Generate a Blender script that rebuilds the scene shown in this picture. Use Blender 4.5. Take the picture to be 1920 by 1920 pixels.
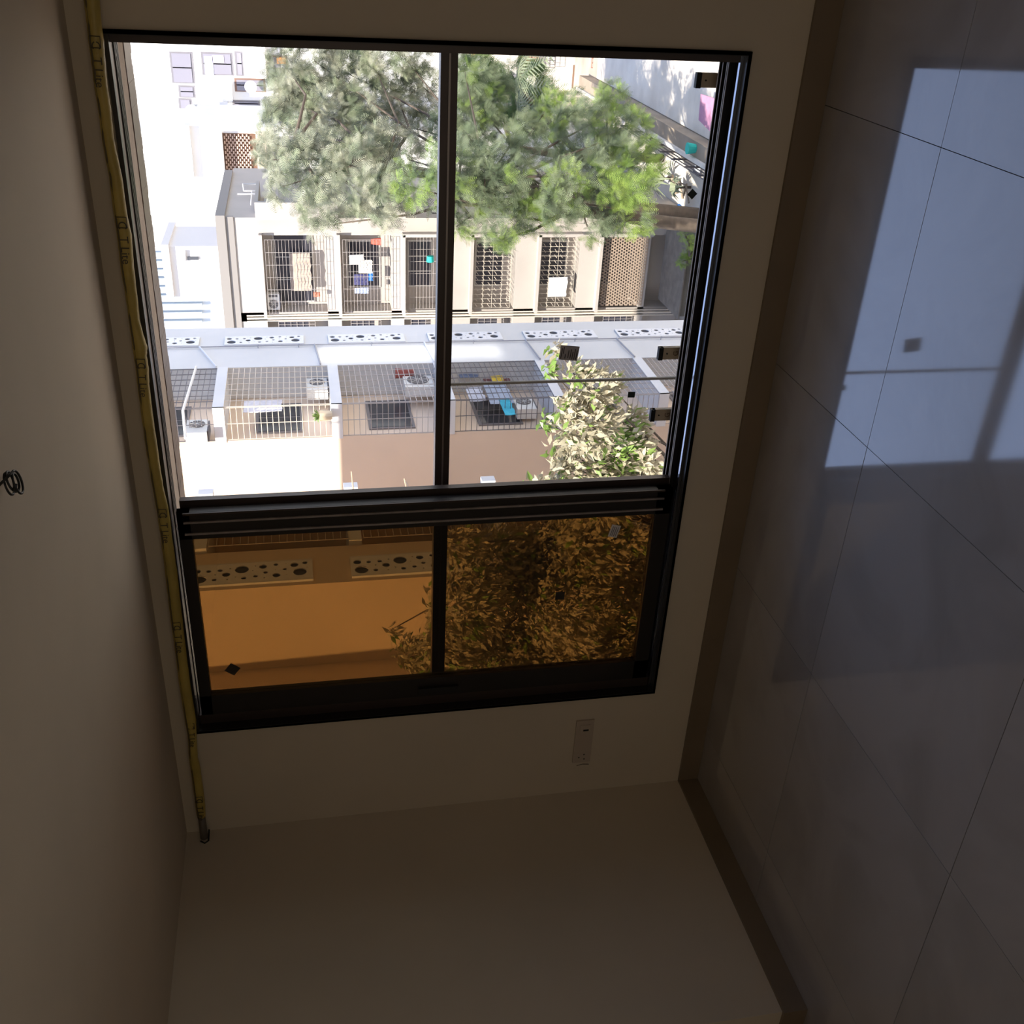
import bpy, bmesh, math, random
import numpy as np
from mathutils import Vector, Matrix
for o in list(bpy.data.objects): bpy.data.objects.remove(o)
sc = bpy.context.scene; COL = sc.collection
rnd = random.Random(7); NR = np.random.default_rng(5)

# ------------------------------------------------------------------ camera
YAW, PIT, ROL, F = math.radians(30.42518), math.radians(10.89572), math.radians(3.00903), 1936.05
CAMZ = 1.52
_n = np.array([-math.sin(YAW)*math.cos(PIT), math.cos(YAW)*math.cos(PIT), -math.sin(PIT)])
_r0 = np.array([math.cos(YAW), math.sin(YAW), 0.0]); _d0 = np.cross(_n, _r0)
_r = math.cos(ROL)*_r0 + math.sin(ROL)*_d0
_d = -math.sin(ROL)*_r0 + math.cos(ROL)*_d0
cam = bpy.data.objects.new('camera', bpy.data.cameras.new('camera')); COL.objects.link(cam)
# the phone was held on its side: the picture's right is the room's down
m = Matrix(((_d[0], _r[0], -_n[0], 0), (_d[1], _r[1], -_n[1], 0), (_d[2], _r[2], -_n[2], CAMZ), (0, 0, 0, 1)))
cam.matrix_world = m
cam.data.sensor_width = 36; cam.data.lens = F/1920*36; cam.data.clip_start = .05; cam.data.clip_end = 500
sc.camera = cam
def ray(x, y):
    a, b = 960-y, x-960
    return a/F*_r + b/F*_d + _n
def at(x, y, ax, v):
    """point of the plane (axis ax = v) seen at photo pixel x, y"""
    r = ray(x, y); o = np.array([0, 0, CAMZ]); t = (v-o[ax])/r[ax]
    return o + t*r

# ------------------------------------------------------------------ light
w = bpy.data.worlds.new('sky'); sc.world = w; w.use_nodes = True
nt = w.node_tree; bg = nt.nodes['Background']
tc = nt.nodes.new('ShaderNodeTexCoord'); sx = nt.nodes.new('ShaderNodeSeparateXYZ'); cr = nt.nodes.new('ShaderNodeValToRGB')
nt.links.new(tc.outputs['Generated'], sx.inputs[0]); nt.links.new(sx.outputs[2], cr.inputs[0]); nt.links.new(cr.outputs[0], bg.inputs[0])
e = cr.color_ramp.elements
e[0].position = 0.0; e[0].color = (.66, .68, .70, 1); e[1].position = .85; e[1].color = (.30, .43, .72, 1)
q = e.new(.25); q.color = (.60, .69, .86, 1); q = e.new(.45); q.color = (.49, .65, 1.08, 1)
bg.inputs[1].default_value = 1.9
sun = bpy.data.objects.new('sun', bpy.data.lights.new('sun', 'SUN')); COL.objects.link(sun)
sun.data.energy = 11.0; sun.data.angle = .009; sun.data.color = (1, .93, .82)
SAZ, SEL = math.radians(2.5), math.radians(54)
sdir = Vector((math.sin(SAZ)*math.cos(SEL), math.cos(SAZ)*math.cos(SEL), -math.sin(SEL)))
sun.rotation_euler = sdir.to_track_quat('-Z', 'Y').to_euler(); sun.location = (-8, -10, 30)
pl = bpy.data.objects.new('window_portal', bpy.data.lights.new('window_portal', 'AREA')); COL.objects.link(pl)
pl.data.shape = 'RECTANGLE'; pl.data.size = 2.2; pl.data.size_y = 1.6; pl.data.cycles.is_portal = True
pl.location = (-1.42, 3.45, 1.1); pl.rotation_euler = (math.radians(-90), 0, 0)
dl = bpy.data.objects.new('doorway_daylight', bpy.data.lights.new('doorway_daylight', 'AREA')); COL.objects.link(dl)
# warm fill lamp added before the closed rear wall to brighten the room
dl.data.shape = 'RECTANGLE'; dl.data.size = 3.6; dl.data.size_y = 1.7; dl.data.energy = 8; dl.data.color = (1, .88, .72)
dl.location = (-.75, -1.5, 1.05); dl.rotation_euler = (math.radians(90), 0, 0)
# added lamp for sun off an unseen pane, narrow patch on the white block
gp = bpy.data.objects.new('window_glint', bpy.data.lights.new('window_glint', 'AREA')); COL.objects.link(gp)
gp.data.shape = 'RECTANGLE'; gp.data.size = .50; gp.data.size_y = 5.3; gp.data.spread = math.radians(1.2); gp.data.energy = 18; gp.data.color = (1, .97, .92)
_gt = Vector((-11.2, 28.62, -1.55)); gp.location = (3.6, 3.5, -1.2); gp.rotation_euler = (_gt-gp.location).to_track_quat('-Z', 'Y').to_euler()
vs = sc.view_settings; vs.view_transform = 'Standard'; vs.look = 'None'; vs.gamma = 1; vs.use_curve_mapping = False
vs.exposure = 0.0
sc.cycles.max_bounces = 10; sc.cycles.diffuse_bounces = 6; sc.cycles.transparent_max_bounces = 16

# ------------------------------------------------------------------ materials
MATS = {}
def mat(name, c, rough=.6, var=.0, scale=4, bump=0, metal=0, spec=.5, c2=None, detail=4):
    if name in MATS: return MATS[name]
    m = bpy.data.materials.new(name); m.use_nodes = True; N = m.node_tree; p = N.nodes['Principled BSDF']
    p.inputs['Base Color'].default_value = (*c, 1); p.inputs['Roughness'].default_value = rough
    p.inputs['Metallic'].default_value = metal; p.inputs['Specular IOR Level'].default_value = spec
    if var or bump or c2:
        t = N.nodes.new('ShaderNodeTexCoord'); nz = N.nodes.new('ShaderNodeTexNoise')
        nz.inputs['Scale'].default_value = scale; nz.inputs['Detail'].default_value = detail
        N.links.new(t.outputs['Object'], nz.inputs['Vector'])
        if var or c2:
            r = N.nodes.new('ShaderNodeValToRGB'); r.color_ramp.elements[0].position = .3; r.color_ramp.elements[1].position = .7
            a = c2 or tuple(max(0, v*(1-var)) for v in c); b = c if c2 else tuple(min(1, v*(1+var)) for v in c)
            r.color_ramp.elements[0].color = (*a, 1); r.color_ramp.elements[1].color = (*b, 1)
            N.links.new(nz.outputs['Fac'], r.inputs[0]); N.links.new(r.outputs[0], p.inputs['Base Color'])
        if bump:
            n2 = N.nodes.new('ShaderNodeTexNoise'); n2.inputs['Scale'].default_value = scale*6
            N.links.new(t.outputs['Object'], n2.inputs['Vector'])
            b = N.nodes.new('ShaderNodeBump'); b.inputs['Strength'].default_value = bump; b.inputs['Distance'].default_value = .01
            N.links.new(n2.outputs['Fac'], b.inputs['Height']); N.links.new(b.outputs[0], p.inputs['Normal'])
    MATS[name] = m; return m
def glassmat(name, tint, refl=1.0, haze=0.0, hazecol=(.6, .6, .6)):
    m = bpy.data.materials.new(name); m.use_nodes = True; N = m.node_tree; N.nodes.remove(N.nodes['Principled BSDF'])
    out = N.nodes['Material Output']; tr = N.nodes.new('ShaderNodeBsdfTransparent'); tr.inputs[0].default_value = (*tint, 1)
    gl = N.nodes.new('ShaderNodeBsdfGlossy'); gl.inputs['Roughness'].default_value = .01
    fr = N.nodes.new('ShaderNodeFresnel'); fr.inputs[0].default_value = 1.33 if refl < 1 else 1.45
    mx = N.nodes.new('ShaderNodeMixShader'); N.links.new(fr.outputs[0], mx.inputs[0]); N.links.new(tr.outputs[0], mx.inputs[1]); N.links.new(gl.outputs[0], mx.inputs[2])
    last = mx
    if haze:
        df = N.nodes.new('ShaderNodeBsdfDiffuse'); df.inputs[0].default_value = (*hazecol, 1)
        m2 = N.nodes.new('ShaderNodeMixShader'); m2.inputs[0].default_value = haze
        N.links.new(mx.outputs[0], m2.inputs[1]); N.links.new(df.outputs[0], m2.inputs[2]); last = m2
    N.links.new(last.outputs[0], out.inputs[0]); MATS[name] = m; return m
WALL = mat('cream_wall_paint', (.62, .545, .43), .75, .04, 2.2, .08)
CEIL = mat('ceiling_paint', (.58, .50, .39), .8, .04, 2.2, .05)
SKIRT = mat('brown_skirting', (.22, .165, .11), .35, .08, 5)
JOINT = mat('dark_tile_joint', (.05, .045, .045), .8)
FRAME = mat('bronze_aluminium', (.055, .038, .032), .33, .1, 9, 0, .25)
FRAMED = mat('dark_bronze_aluminium', (.022, .018, .016), .36, .1, 9, 0, .2)
FRAMEL = mat('aluminium_highlight', (.34, .30, .29), .35, .2, 20, 0, .5)  # lighter tone paints the highlight lines on the sash stile
SOFFIT = mat('lintel_plaster', (.55, .46, .38), .9, .1, 14, .4)
BLACKR = mat('black_rubber', (.01, .01, .01), .6)
CLEAR = glassmat('railing_glass', (.93, .93, .925), .9, .016, (.75, .73, .70))
AMBER = glassmat('amber_glass', (.345, .245, .130), 1.0, .004, (.5, .4, .3))
CREAM = mat('cream_render', (.74, .60, .47), .85, .05, .5, .1)
WHITE = mat('white_render', (.66, .66, .66), .85, .05, .6, .1)
BEIGE = mat('beige_render', (.70, .62, .54), .85, .06, .5, .1)
GREYR = mat('grey_render', (.55, .53, .52), .85, .08, .7, .1)
SLABM = mat('slab_render', (.70, .70, .71), .8, .04, 1)
DARKIN = mat('unlit_room', (.055, .05, .055), .9)
DGREY = mat('shade_backing', (.07, .075, .09), .9)
PANEL = mat('screen_board', (.80, .80, .82), .7, .03, 1)
BAR = mat('grille_bar_paint', (.42, .38, .36), .5)
BARW = mat('pale_grille_bar', (.62, .55, .46), .5)
BARD = mat('dark_grille_bar', (.12, .11, .12), .5)
PIPEW = mat('white_drain_pipe', (.72, .72, .74), .4)
PIPEG = mat('grey_drain_pipe', (.35, .35, .38), .5)
ACW = mat('air_conditioner_casing', (.74, .73, .70), .45, .05, 3)
ACD = mat('air_conditioner_grille', (.14, .13, .13), .6)

# ------------------------------------------------------------------ mesh helpers
class MB:
    def __init__(s): s.v = []; s.f = []; s.mi = []; s.k = 0
    def quad(s, *p):
        n = len(s.v); s.v += [tuple(map(float, q)) for q in p]; s.f.append(tuple(range(n, n+len(p)))); s.mi.append(s.k); return s
    def box(s, x0, x1, y0, y1, z0, z1):
        x0, x1 = sorted((x0, x1)); y0, y1 = sorted((y0, y1)); z0, z1 = sorted((z0, z1))
        n = len(s.v); s.v += [(x, y, z) for z in (z0, z1) for y in (y0, y1) for x in (x0, x1)]
        for f in ((0, 2, 3, 1), (4, 5, 7, 6), (0, 1, 5, 4), (2, 6, 7, 3), (0, 4, 6, 2), (1, 3, 7, 5)):
            s.f.append(tuple(n+i for i in f)); s.mi.append(s.k)
        return s
    def bar(s, a, b, w=.02, seg=4, w2=None, caps=True):
        a = Vector(tuple(map(float, a))); b = Vector(tuple(map(float, b))); d = b-a
        if d.length < 1e-6: return s
        w2 = w if w2 is None else w2
        d.normalize(); u = d.orthogonal().normalized()
        if abs(d.z) < .9: u = Vector((0, 0, 1)).cross(d).normalized()
        v = d.cross(u); n = len(s.v)
        for c, r in ((a, w), (b, w2)):
            for i in range(seg):
                t = 2*math.pi*(i+.5)/seg; s.v.append(tuple(c+u*r*math.cos(t)+v*r*math.sin(t)))
        for i in range(seg):
            j = (i+1) % seg; s.f.append((n+i, n+j, n+seg+j, n+seg+i)); s.mi.append(s.k)
        if caps:
            s.f.append(tuple(n+i for i in range(seg))[::-1]); s.f.append(tuple(n+seg+i for i in range(seg))); s.mi += [s.k]*2
        return s
    def tube(s, pts, rad, seg=10, caps=True):
        pts = [Vector(tuple(map(float, p))) for p in pts]; n = len(s.v); L = len(pts)
        rad = rad if hasattr(rad, '__len__') else [rad]*L; up = None
        for i, p in enumerate(pts):
            d = (pts[min(i+1, L-1)]-pts[max(i-1, 0)]).normalized()
            if up is None: up = d.orthogonal().normalized()
            up = (up-d*up.dot(d)).normalized(); v = d.cross(up)
            for k in range(seg):
                t = 2*math.pi*k/seg; s.v.append(tuple(p+(up*math.cos(t)+v*math.sin(t))*rad[i]))
        for i in range(L-1):
            for k in range(seg):
                a = n+i*seg+k; b = n+i*seg+(k+1) % seg; s.f.append((a, b, b+seg, a+seg)); s.mi.append(s.k)
        if caps:
            s.f.append(tuple(n+k for k in range(seg))[::-1]); s.f.append(tuple(n+(L-1)*seg+k for k in range(seg))); s.mi += [s.k]*2
        return s
    def build(s, name, m, parent=None, smooth=False):
        me = bpy.data.meshes.new(name); me.from_pydata(s.v, [], s.f)
        for q in (m if isinstance(m, (list, tuple)) else [m]): me.materials.append(q)
        if any(s.mi): me.polygons.foreach_set('material_index', s.mi)
        if smooth: me.polygons.foreach_set('use_smooth', [True]*len(me.polygons))
        me.update()
        o = bpy.data.objects.new(name, me); COL.objects.link(o); o.parent = parent; return o
def box(name, m, dims, parent=None): return MB().box(*dims).build(name, m, parent)
def tag(o, label=None, cat=None, group=None, kind=None):
    if label: o['label'] = label
    if cat: o['category'] = cat
    if group: o['group'] = group
    if kind: o['kind'] = kind
    return o
def empty(name, loc=(0, 0, 0), label=None, cat=None, group=None, kind=None):
    o = bpy.data.objects.new(name, None); COL.objects.link(o); o.empty_display_size = .1
    # children are modelled in world coordinates, so the empty keeps an inverse offset for them
    o.location = loc; return tag(o, label, cat, group, kind)
def put(o, parent):
    o.parent = parent; o.matrix_parent_inverse = Matrix.Translation(parent.location).inverted() if parent.parent is None else Matrix(); return o
class Thing:
    def __init__(s, name, loc, label=None, cat=None, group=None, kind=None):
        s.o = empty(name, tuple(map(float, loc)), label, cat, group, kind)
    def add(s, name, mb, m, smooth=False, label=None, kind=None):
        o = mb.build(name, m, None, smooth); put(o, s.o)
        if label: o['label'] = label
        if kind: o['kind'] = kind
        return o
def sub(part, name, mb, m, label=None, kind=None, smooth=False):
    o = mb.build(name, m, None, smooth); o.parent = part; o.matrix_parent_inverse = Matrix()
    if label: o['label'] = label
    if kind: o['kind'] = kind
    return o
def struct(name, mb, m): o = mb.build(name, m); o['kind'] = 'structure'; return o
def text_mesh(txt, size, depth=.001):
    cu = bpy.data.curves.new('t', 'FONT'); cu.body = txt; cu.size = size; cu.extrude = depth; cu.align_x = 'CENTER'; cu.align_y = 'CENTER'; cu.resolution_u = 3
    o = bpy.data.objects.new('t', cu); COL.objects.link(o); dg = bpy.context.evaluated_depsgraph_get()
    me = bpy.data.meshes.new_from_object(o.evaluated_get(dg)); bpy.data.objects.remove(o); bpy.data.curves.remove(cu); return me

# ================================================================== THE ROOM
WY = 2.967; XL = -3.085; CZ = 2.055; XR = 1.6; YB = -1.6; OUT = 3.36
WX0, WX1, WZ0, WZ1 = -2.59, -.287, .248, 1.972
fl = MB().box(XL-.3, XR, YB, WY+.02, -.12, -.008).build('floor', JOINT); fl['kind'] = 'structure'
# floor tiles, each its own slab with open joints
def tilemat():
    m = bpy.data.materials.new('polished_porcelain'); m.use_nodes = True; N = m.node_tree; p = N.nodes['Principled BSDF']
    t = N.nodes.new('ShaderNodeTexCoord'); n1 = N.nodes.new('ShaderNodeTexNoise'); n1.inputs['Scale'].default_value = 2.3; n1.inputs['Detail'].default_value = 9; n1.inputs['Distortion'].default_value = 1.2
    ob = N.nodes.new('ShaderNodeObjectInfo'); ad = N.nodes.new('ShaderNodeVectorMath'); ad.operation = 'ADD'
    mu = N.nodes.new('ShaderNodeVectorMath'); mu.operation = 'SCALE'; mu.inputs['Scale'].default_value = 9
    N.links.new(ob.outputs['Random'], mu.inputs[0]); N.links.new(t.outputs['Object'], ad.inputs[0]); N.links.new(mu.outputs[0], ad.inputs[1]); N.links.new(ad.outputs[0], n1.inputs['Vector'])
    r = N.nodes.new('ShaderNodeValToRGB'); r.color_ramp.elements[0].position = .34; r.color_ramp.elements[0].color = (.36, .34, .33, 1); r.color_ramp.elements[1].position = .56; r.color_ramp.elements[1].color = (.42, .40, .39, 1)
    N.links.new(n1.outputs['Fac'], r.inputs[0]); N.links.new(r.outputs[0], p.inputs['Base Color'])
    r2 = N.nodes.new('ShaderNodeMapRange'); r2.inputs['To Min'].default_value = .035; r2.inputs['To Max'].default_value = .085
    N.links.new(n1.outputs['Fac'], r2.inputs['Value']); N.links.new(r2.outputs[0], p.inputs['Roughness'])
    p.inputs['Specular IOR Level'].default_value = 1.0; p.inputs['IOR'].default_value = 1.6
    return m
TILE = tilemat()
xs = [-.422+.8*k for k in range(-4, 4)]; ys = [2.333-.8*k for k in range(-1, 6)]
g = .0010
for i in range(len(xs)-1):
    for j in range(len(ys)-1):
        x0, x1 = max(xs[i]+g, XL-.25), min(xs[i+1]-g, XR); y1, y0 = min(ys[j]-g, WY), max(ys[j+1]+g, YB)
        if x1-x0 < .02 or y1-y0 < .02: continue
        cx, cy = (x0+x1)/2, (y0+y1)/2
        mb = MB().box(x0-cx, x1-cx, y0-cy, y1-cy, -.008, 0)
        o = mb.build('tile', TILE); o.location = (cx, cy, 0); o.rotation_euler = (rnd.uniform(-.0006, .0006), rnd.uniform(-.0006, .0006), 0); o.parent = fl
# window wall in one mesh round the opening
wl = MB()
wl.box(XL-.2, WX0, WY, 3.16, -.12, 3.0).box(XL-.2, WX0-.28, 3.16, OUT, -.12, 3.0).box(WX1, XR+.2, WY, OUT, -.12, 3.0).box(WX0, WX1, WY, 3.19, -.12, WZ0).box(WX0-.28, WX1, 3.19, OUT, -.12, .17).box(WX0, WX1, WY, 3.16, WZ1, 3.0).box(WX0-.28, WX1, 3.16, OUT, WZ1, 3.0)
struct('wall_back', wl, WALL)
struct('wall_left', MB().box(XL-.25, XL, 1.9, WY, -.1, CZ+.1).box(XL-.25, XL-.1, YB, 1.9, -.1, CZ+.1), WALL)
struct('wall_right', MB().box(XR, XR+.15, YB, WY, -.1, CZ+.1), WALL)
struct('wall_front', MB().box(XL-.25, XR+.15, YB-.15, YB, -.1, CZ+.1), WALL)
struct('ceiling', MB().box(XL-.25, XR+.15, YB-.15, WY, CZ, CZ+.15), CEIL)
SH = .083
struct('baseboard_back', MB().box(XL, XR, WY-.012, WY-.0005, .0005, SH), SKIRT)
struct('baseboard_left', MB().box(XL+.0005, XL+.012, 1.9, WY-.013, .0005, SH).box(XL-.1, XL+.012, 1.888, 1.9, .0005, SH).box(XL-.0995, XL-.088, YB, 1.887, .0005, SH), SKIRT)

# ------------------------------------------------------------------ the window
LBR = mat('light_bronze', (.16, .115, .095), .4, .1, 9, 0, .3)
win = Thing('window_1', (-1.44, WY, WZ0), kind='structure')
A, B, C1, C2 = WX0, WX1, WZ0, WZ1
def fr(y0, y1, t, x0=A, x1=B, z0=C1, z1=C2):
    m = MB(); m.box(x0, x1, y0, y1, z0, z0+t).box(x0, x1, y0, y1, z1-t, z1).box(x0, x0+t, y0, y1, z0+t, z1-t).box(x1-t, x1, y0, y1, z0+t, z1-t); return m
win.add('outer_frame', fr(WY-.012, WY+.012, .012).box(A, B, WY-.012, 3.16, C1, C1+.010).box(A, A+.010, WY-.012, 3.16, C1, C2).box(B-.010, B, WY-.012, 3.16, C1, C2), FRAMED)
win.add('head_liner', MB().box(A+.01, B-.01, WY+.012, 3.098, C2-.010, C2-.001), LBR)
win.add('jamb_liner', MB().box(B-.032, B-.010, WY+.014, WY+.17, C1+.01, C2-.010).box(A+.010, A+.05, WY+.03, WY+.14, C1+.01, C2-.014), FRAME)
# bottom track with raised rails; every rail a part
for k, y in enumerate((3.047, 3.058, 3.090, 3.116)):
    o = win.add('track_rail', MB().box(A+.02, B-.02, y-.0018, y+.0018, C1+.01, C1+.028), FRAMED)
    sub(o, 'edge_highlight', MB().box(A+.03, B-.03, y-.0022, y+.0022, C1+.028, C1+.0295), mat('painted_edge_highlight', (.62, .58, .55), .5))  # pale strip paints the bright highlight along the rail top
win.add('sill_rail', MB().box(A+.012, B-.012, 2.980, 2.992, C1+.010, C1+.022), mat('sky_tinted_sill_edge', (.40, .44, .54), .18, 0, 4, 0, 1.0))  # bluish metal colour has the sky's reflection painted in
for k, y in enumerate((3.030, 3.048, 3.066, 3.084)):
    win.add('head_rail', MB().box(A+.02, B-.02, y-.0035, y+.0035, C2-.014, C2-.010), FRAMED)
win.add('lintel_soffit', MB().box(A, B, 3.098, 3.225, C2-.008, C2), SOFFIT)
# rough outer head member
hm = MB(); N0 = 70
prev = None
for i in range(N0):
    xa, xb = A+(B-A)*i/N0, A+(B-A)*(i+1)/N0
    hm.box(xa, xb, 3.225, 3.35+rnd.random()*.012, C2-.010-rnd.random()*.001, C2)
win.add('outer_head', hm, LBR)
# sliding sash with amber glass, closed over the left part
SY0, SY1 = WY+.03, WY+.062
sx0, sx1, sz0, sz1 = A+.05, -1.70, C1+.03, C2-.022
sash = win.add('sliding_sash', MB().box(sx0, sx0+.085, SY0, SY1, sz0, sz1).box(sx1-.10, sx1, SY0, SY1, sz0, sz1).box(sx0, sx1, SY0, SY1, sz0, sz0+.055).box(sx0, sx1, SY0, SY1, sz1-.04, sz1), FRAMED)
gz = glz = sub(sash, 'amber_glass_pane', MB().box(sx0+.08, sx1-.095, SY0+.013, SY0+.019, sz0+.05, sz1-.035), AMBER, 'amber tinted glass pane')
for x in (sx1-.004, sx1-.035, sx1-.078):
    sub(sash, 'stile_ridge', MB().box(x-.0035, x+.0035, SY0-.006, SY0, sz0+.03, sz1-.02), FRAMEL if x < sx1-.02 else FRAME)
sub(sash, 'sash_latch', MB().box(sx0+.02, sx0+.045, SY0-.012, SY0, 1.02, 1.17), BLACKR, 'black recessed latch')
# second sash parked behind it? the photograph shows one meeting stile pair
win.add('rear_meeting_stile', MB().box(-1.725, -1.680, WY+.075, WY+.10, C1+.03, C2-.03), FRAME)
# glass railing outside: transom, two panes, edge clamps
RY = 3.20
trn = win.add('railing_transom', MB().box(A-.25, B-.012, RY-.020, RY+.022, 1.045, 1.095), FRAME)
sub(trn, 'transom_ridge', MB().box(A-.25, B-.015, RY-.025, RY-.020, 1.066, 1.072), mat('brushed_ridge', (.25, .22, .21), .3, 0, 4, 0, .6))
jx = at(1000, 716, 1, RY)[0]
win.add('railing_glass_pane', MB().box(jx+.004, B-.012, RY-.004, RY+.004, .175, 1.05), CLEAR)
win.add('railing_glass_pane', MB().box(A-.25, jx-.004, RY-.004, RY+.004, .175, 1.05), CLEAR)
win.add('pane_joint', MB().box(jx-.004, jx+.004, RY-.005, RY+.005, .175, 1.05), mat('silicone_seal', (.55, .53, .50), .4))
for (x, y0, y1, big) in ((1307, 136, 164, 0), (1236, 652, 674, 1), (1221, 768, 789, 1)):
    pa = at(x, y0, 1, RY-.02); pb = at(x, y1, 1, RY-.02)
    xa, xb = sorted((pa[0], pb[0])); zt = pa[2]
    CLM = mat('tan_clamp', (.62, .52, .39), .5, .06, 20)
    c = win.add('glass_clamp', MB().box(xa, xb, RY-.022, RY-.006, .175, zt-.006), CLM, label='tan edge clamp with a round emblem')
    sub(c, 'clamp_cap', MB().box(xa-.002, xb, RY-.024, RY-.006, zt-.016, zt), BLACKR)
    xm = (xa+xb)/2
    sub(c, 'screw', MB().bar((xm, RY-.0245, zt-.030), (xm, RY-.022, zt-.030), .0028, 8), BLACKR)
    if big:
        me = text_mesh('G', .026, .0006); o = bpy.data.objects.new('emblem', me); COL.objects.link(o)
        me.materials.append(mat('emblem_print', (.30, .20, .14), .6))
        o.matrix_world = Matrix.Translation((xm, RY-.0232, zt-.062)) @ Matrix.Rotation(math.pi/2, 4, 'X')
        mw = o.matrix_world.copy(); o.parent = c; o.matrix_parent_inverse = Matrix(); o.matrix_local = mw
# stickers on the glass
def sticker(px, py, Y, w_, h_, rot, m, parent_t, lab, lines=0):
    c = at(px, py, 1, Y); R = Matrix.Rotation(rot, 3, 'Y')
    mb = MB(); P = []
    for (a, b) in ((-1, -1), (1, -1), (1, 1), (-1, 1)):
        v = R @ Vector((a*w_/2, 0, b*h_/2)); P.append((c[0]+v.x, Y, c[2]+v.z))
    mb.quad(*P).quad(*[(p[0], Y+.0006, p[2]) for p in P][::-1])
    for i in range(4):
        j = (i+1) % 4; mb.quad(P[i], (P[i][0], Y+.0006, P[i][2]), (P[j][0], Y+.0006, P[j][2]), P[j])
    if isinstance(parent_t, Thing): o = parent_t.add('sticker', mb, m, label=lab)
    else: o = sub(parent_t, 'sticker', mb, m, lab)
    return o, c, R
PAPG = mat('grey_sticker_paper', (.52, .49, .51), .7, .08, 30); INK = mat('sticker_ink', (.04, .035, .04), .7)
o, c, R = sticker(1067, 662, RY-.006, .052, .066, math.radians(6), PAPG, win, 'grey printed label stuck on the glass')
mb = MB()
for k, (z, a, b) in enumerate(((.026, -.022, .016), (.020, -.004, .020), (.012, -.020, -.004), (.002, -.018, .010), (-.006, -.020, .014), (-.013, -.022, .006), (-.020, -.022, .016), (-.027, -.022, .012))):
    P = []
    for (u, v) in ((a, z-.0014), (b, z-.0014), (b, z+.0014), (a, z+.0014)):
        q = R @ Vector((u, 0, v)); P.append((c[0]+q.x, RY-.0068, c[2]+q.z))
    mb.quad(*P)
sub(o, 'print_lines', mb, INK, kind='stuff')
DKS = mat('dark_square_sticker', (.03, .045, .04), .6)
sticker(1184, 740, RY-.006, .022, .026, math.radians(2), DKS, win, 'small dark green square sticker')
sticker(1298, 364, RY-.006, .024, .024, math.radians(40), DKS, win, 'small dark diamond sticker low on the glass')
sticker(436, 1255, SY0+.010, .040, .040, math.radians(38), mat('dim_sticker', (.04, .028, .02), .7), sash, 'dark diamond sticker in the upper corner')
sticker(1050, 1117, SY0+.010, .034, .034, math.radians(2), mat('dim_sticker2', (.030, .024, .018), .7), sash, 'dark square sticker')
o, c, R = sticker(1152, 996, SY0+.010, .050, .034, math.radians(14), mat('white_label_paper', (.75, .72, .72), .7), sash, 'white label with fine print')
mb = MB()
for z in (.010, .004, -.003, -.010):
    P = []
    for (u, v) in ((-.02, z-.001), (.018, z-.001), (.018, z+.001), (-.02, z+.001)):
        q = R @ Vector((u, 0, v)); P.append((c[0]+q.x, SY0+.0092, c[2]+q.z))
    mb.quad(*P)
sub(sash, 'print_lines', mb, INK, kind='stuff')

# ------------------------------------------------------------------ insulated pipe under the ceiling
pipe = Thing('insulated_pipe', (-1.6, WY-.03, 1.98), 'yellow taped insulated pipe running along the wall top just under the ceiling', 'pipe')
PY = WY-.034
edges = [(-25, 154, 184), (0, 157, 187), (40, 162, 190), (75, 165, 195), (130, 173, 199), (165, 177, 202), (200, 183, 208), (260, 191, 214), (300, 198, 222), (330, 204, 229), (400, 213, 238), (440, 219, 247), (500, 226, 251), (560, 236, 258), (600, 241, 262), (625, 245, 268), (650, 248, 276), (668, 251, 275), (690, 254, 279), (720, 257, 280), (780, 265, 287), (850, 275, 297), (910, 285, 306), (960, 294, 317), (1000, 300, 322), (1070, 309, 332), (1150, 318, 341), (1220, 328, 349), (1280, 335, 357), (1350, 346, 368), (1375, 351, 369), (1420, 354, 371), (1440, 357, 376), (1500, 365, 384), (1530, 369, 386)]
pts = []; rads = []
for y, a, b in edges:
    p = at((a+b)/2, y, 1, PY); q0 = at(a, y, 1, PY); q1 = at(b, y, 1, PY)
    pts.append(p); rads.append(max(.014, abs(q0[2]-q1[2])/2))
# resample with small lumps of tape
P2 = []; R2 = []
for i in range(len(pts)-1):
    n = 5
    for k in range(n):
        t = k/n; P2.append(pts[i]*(1-t)+pts[i+1]*t); R2.append((rads[i]*(1-t)+rads[i+1]*t)*(1+rnd.uniform(-.03, .04)))
P2.append(pts[-1]); R2.append(rads[-1])
TAPE = mat('yellow_wrapping_tape', (.44, .33, .075), .42, .16, 9, .25)
body = pipe.add('tape_wrap', MB().tube(P2, R2, 16), TAPE, True)
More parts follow.
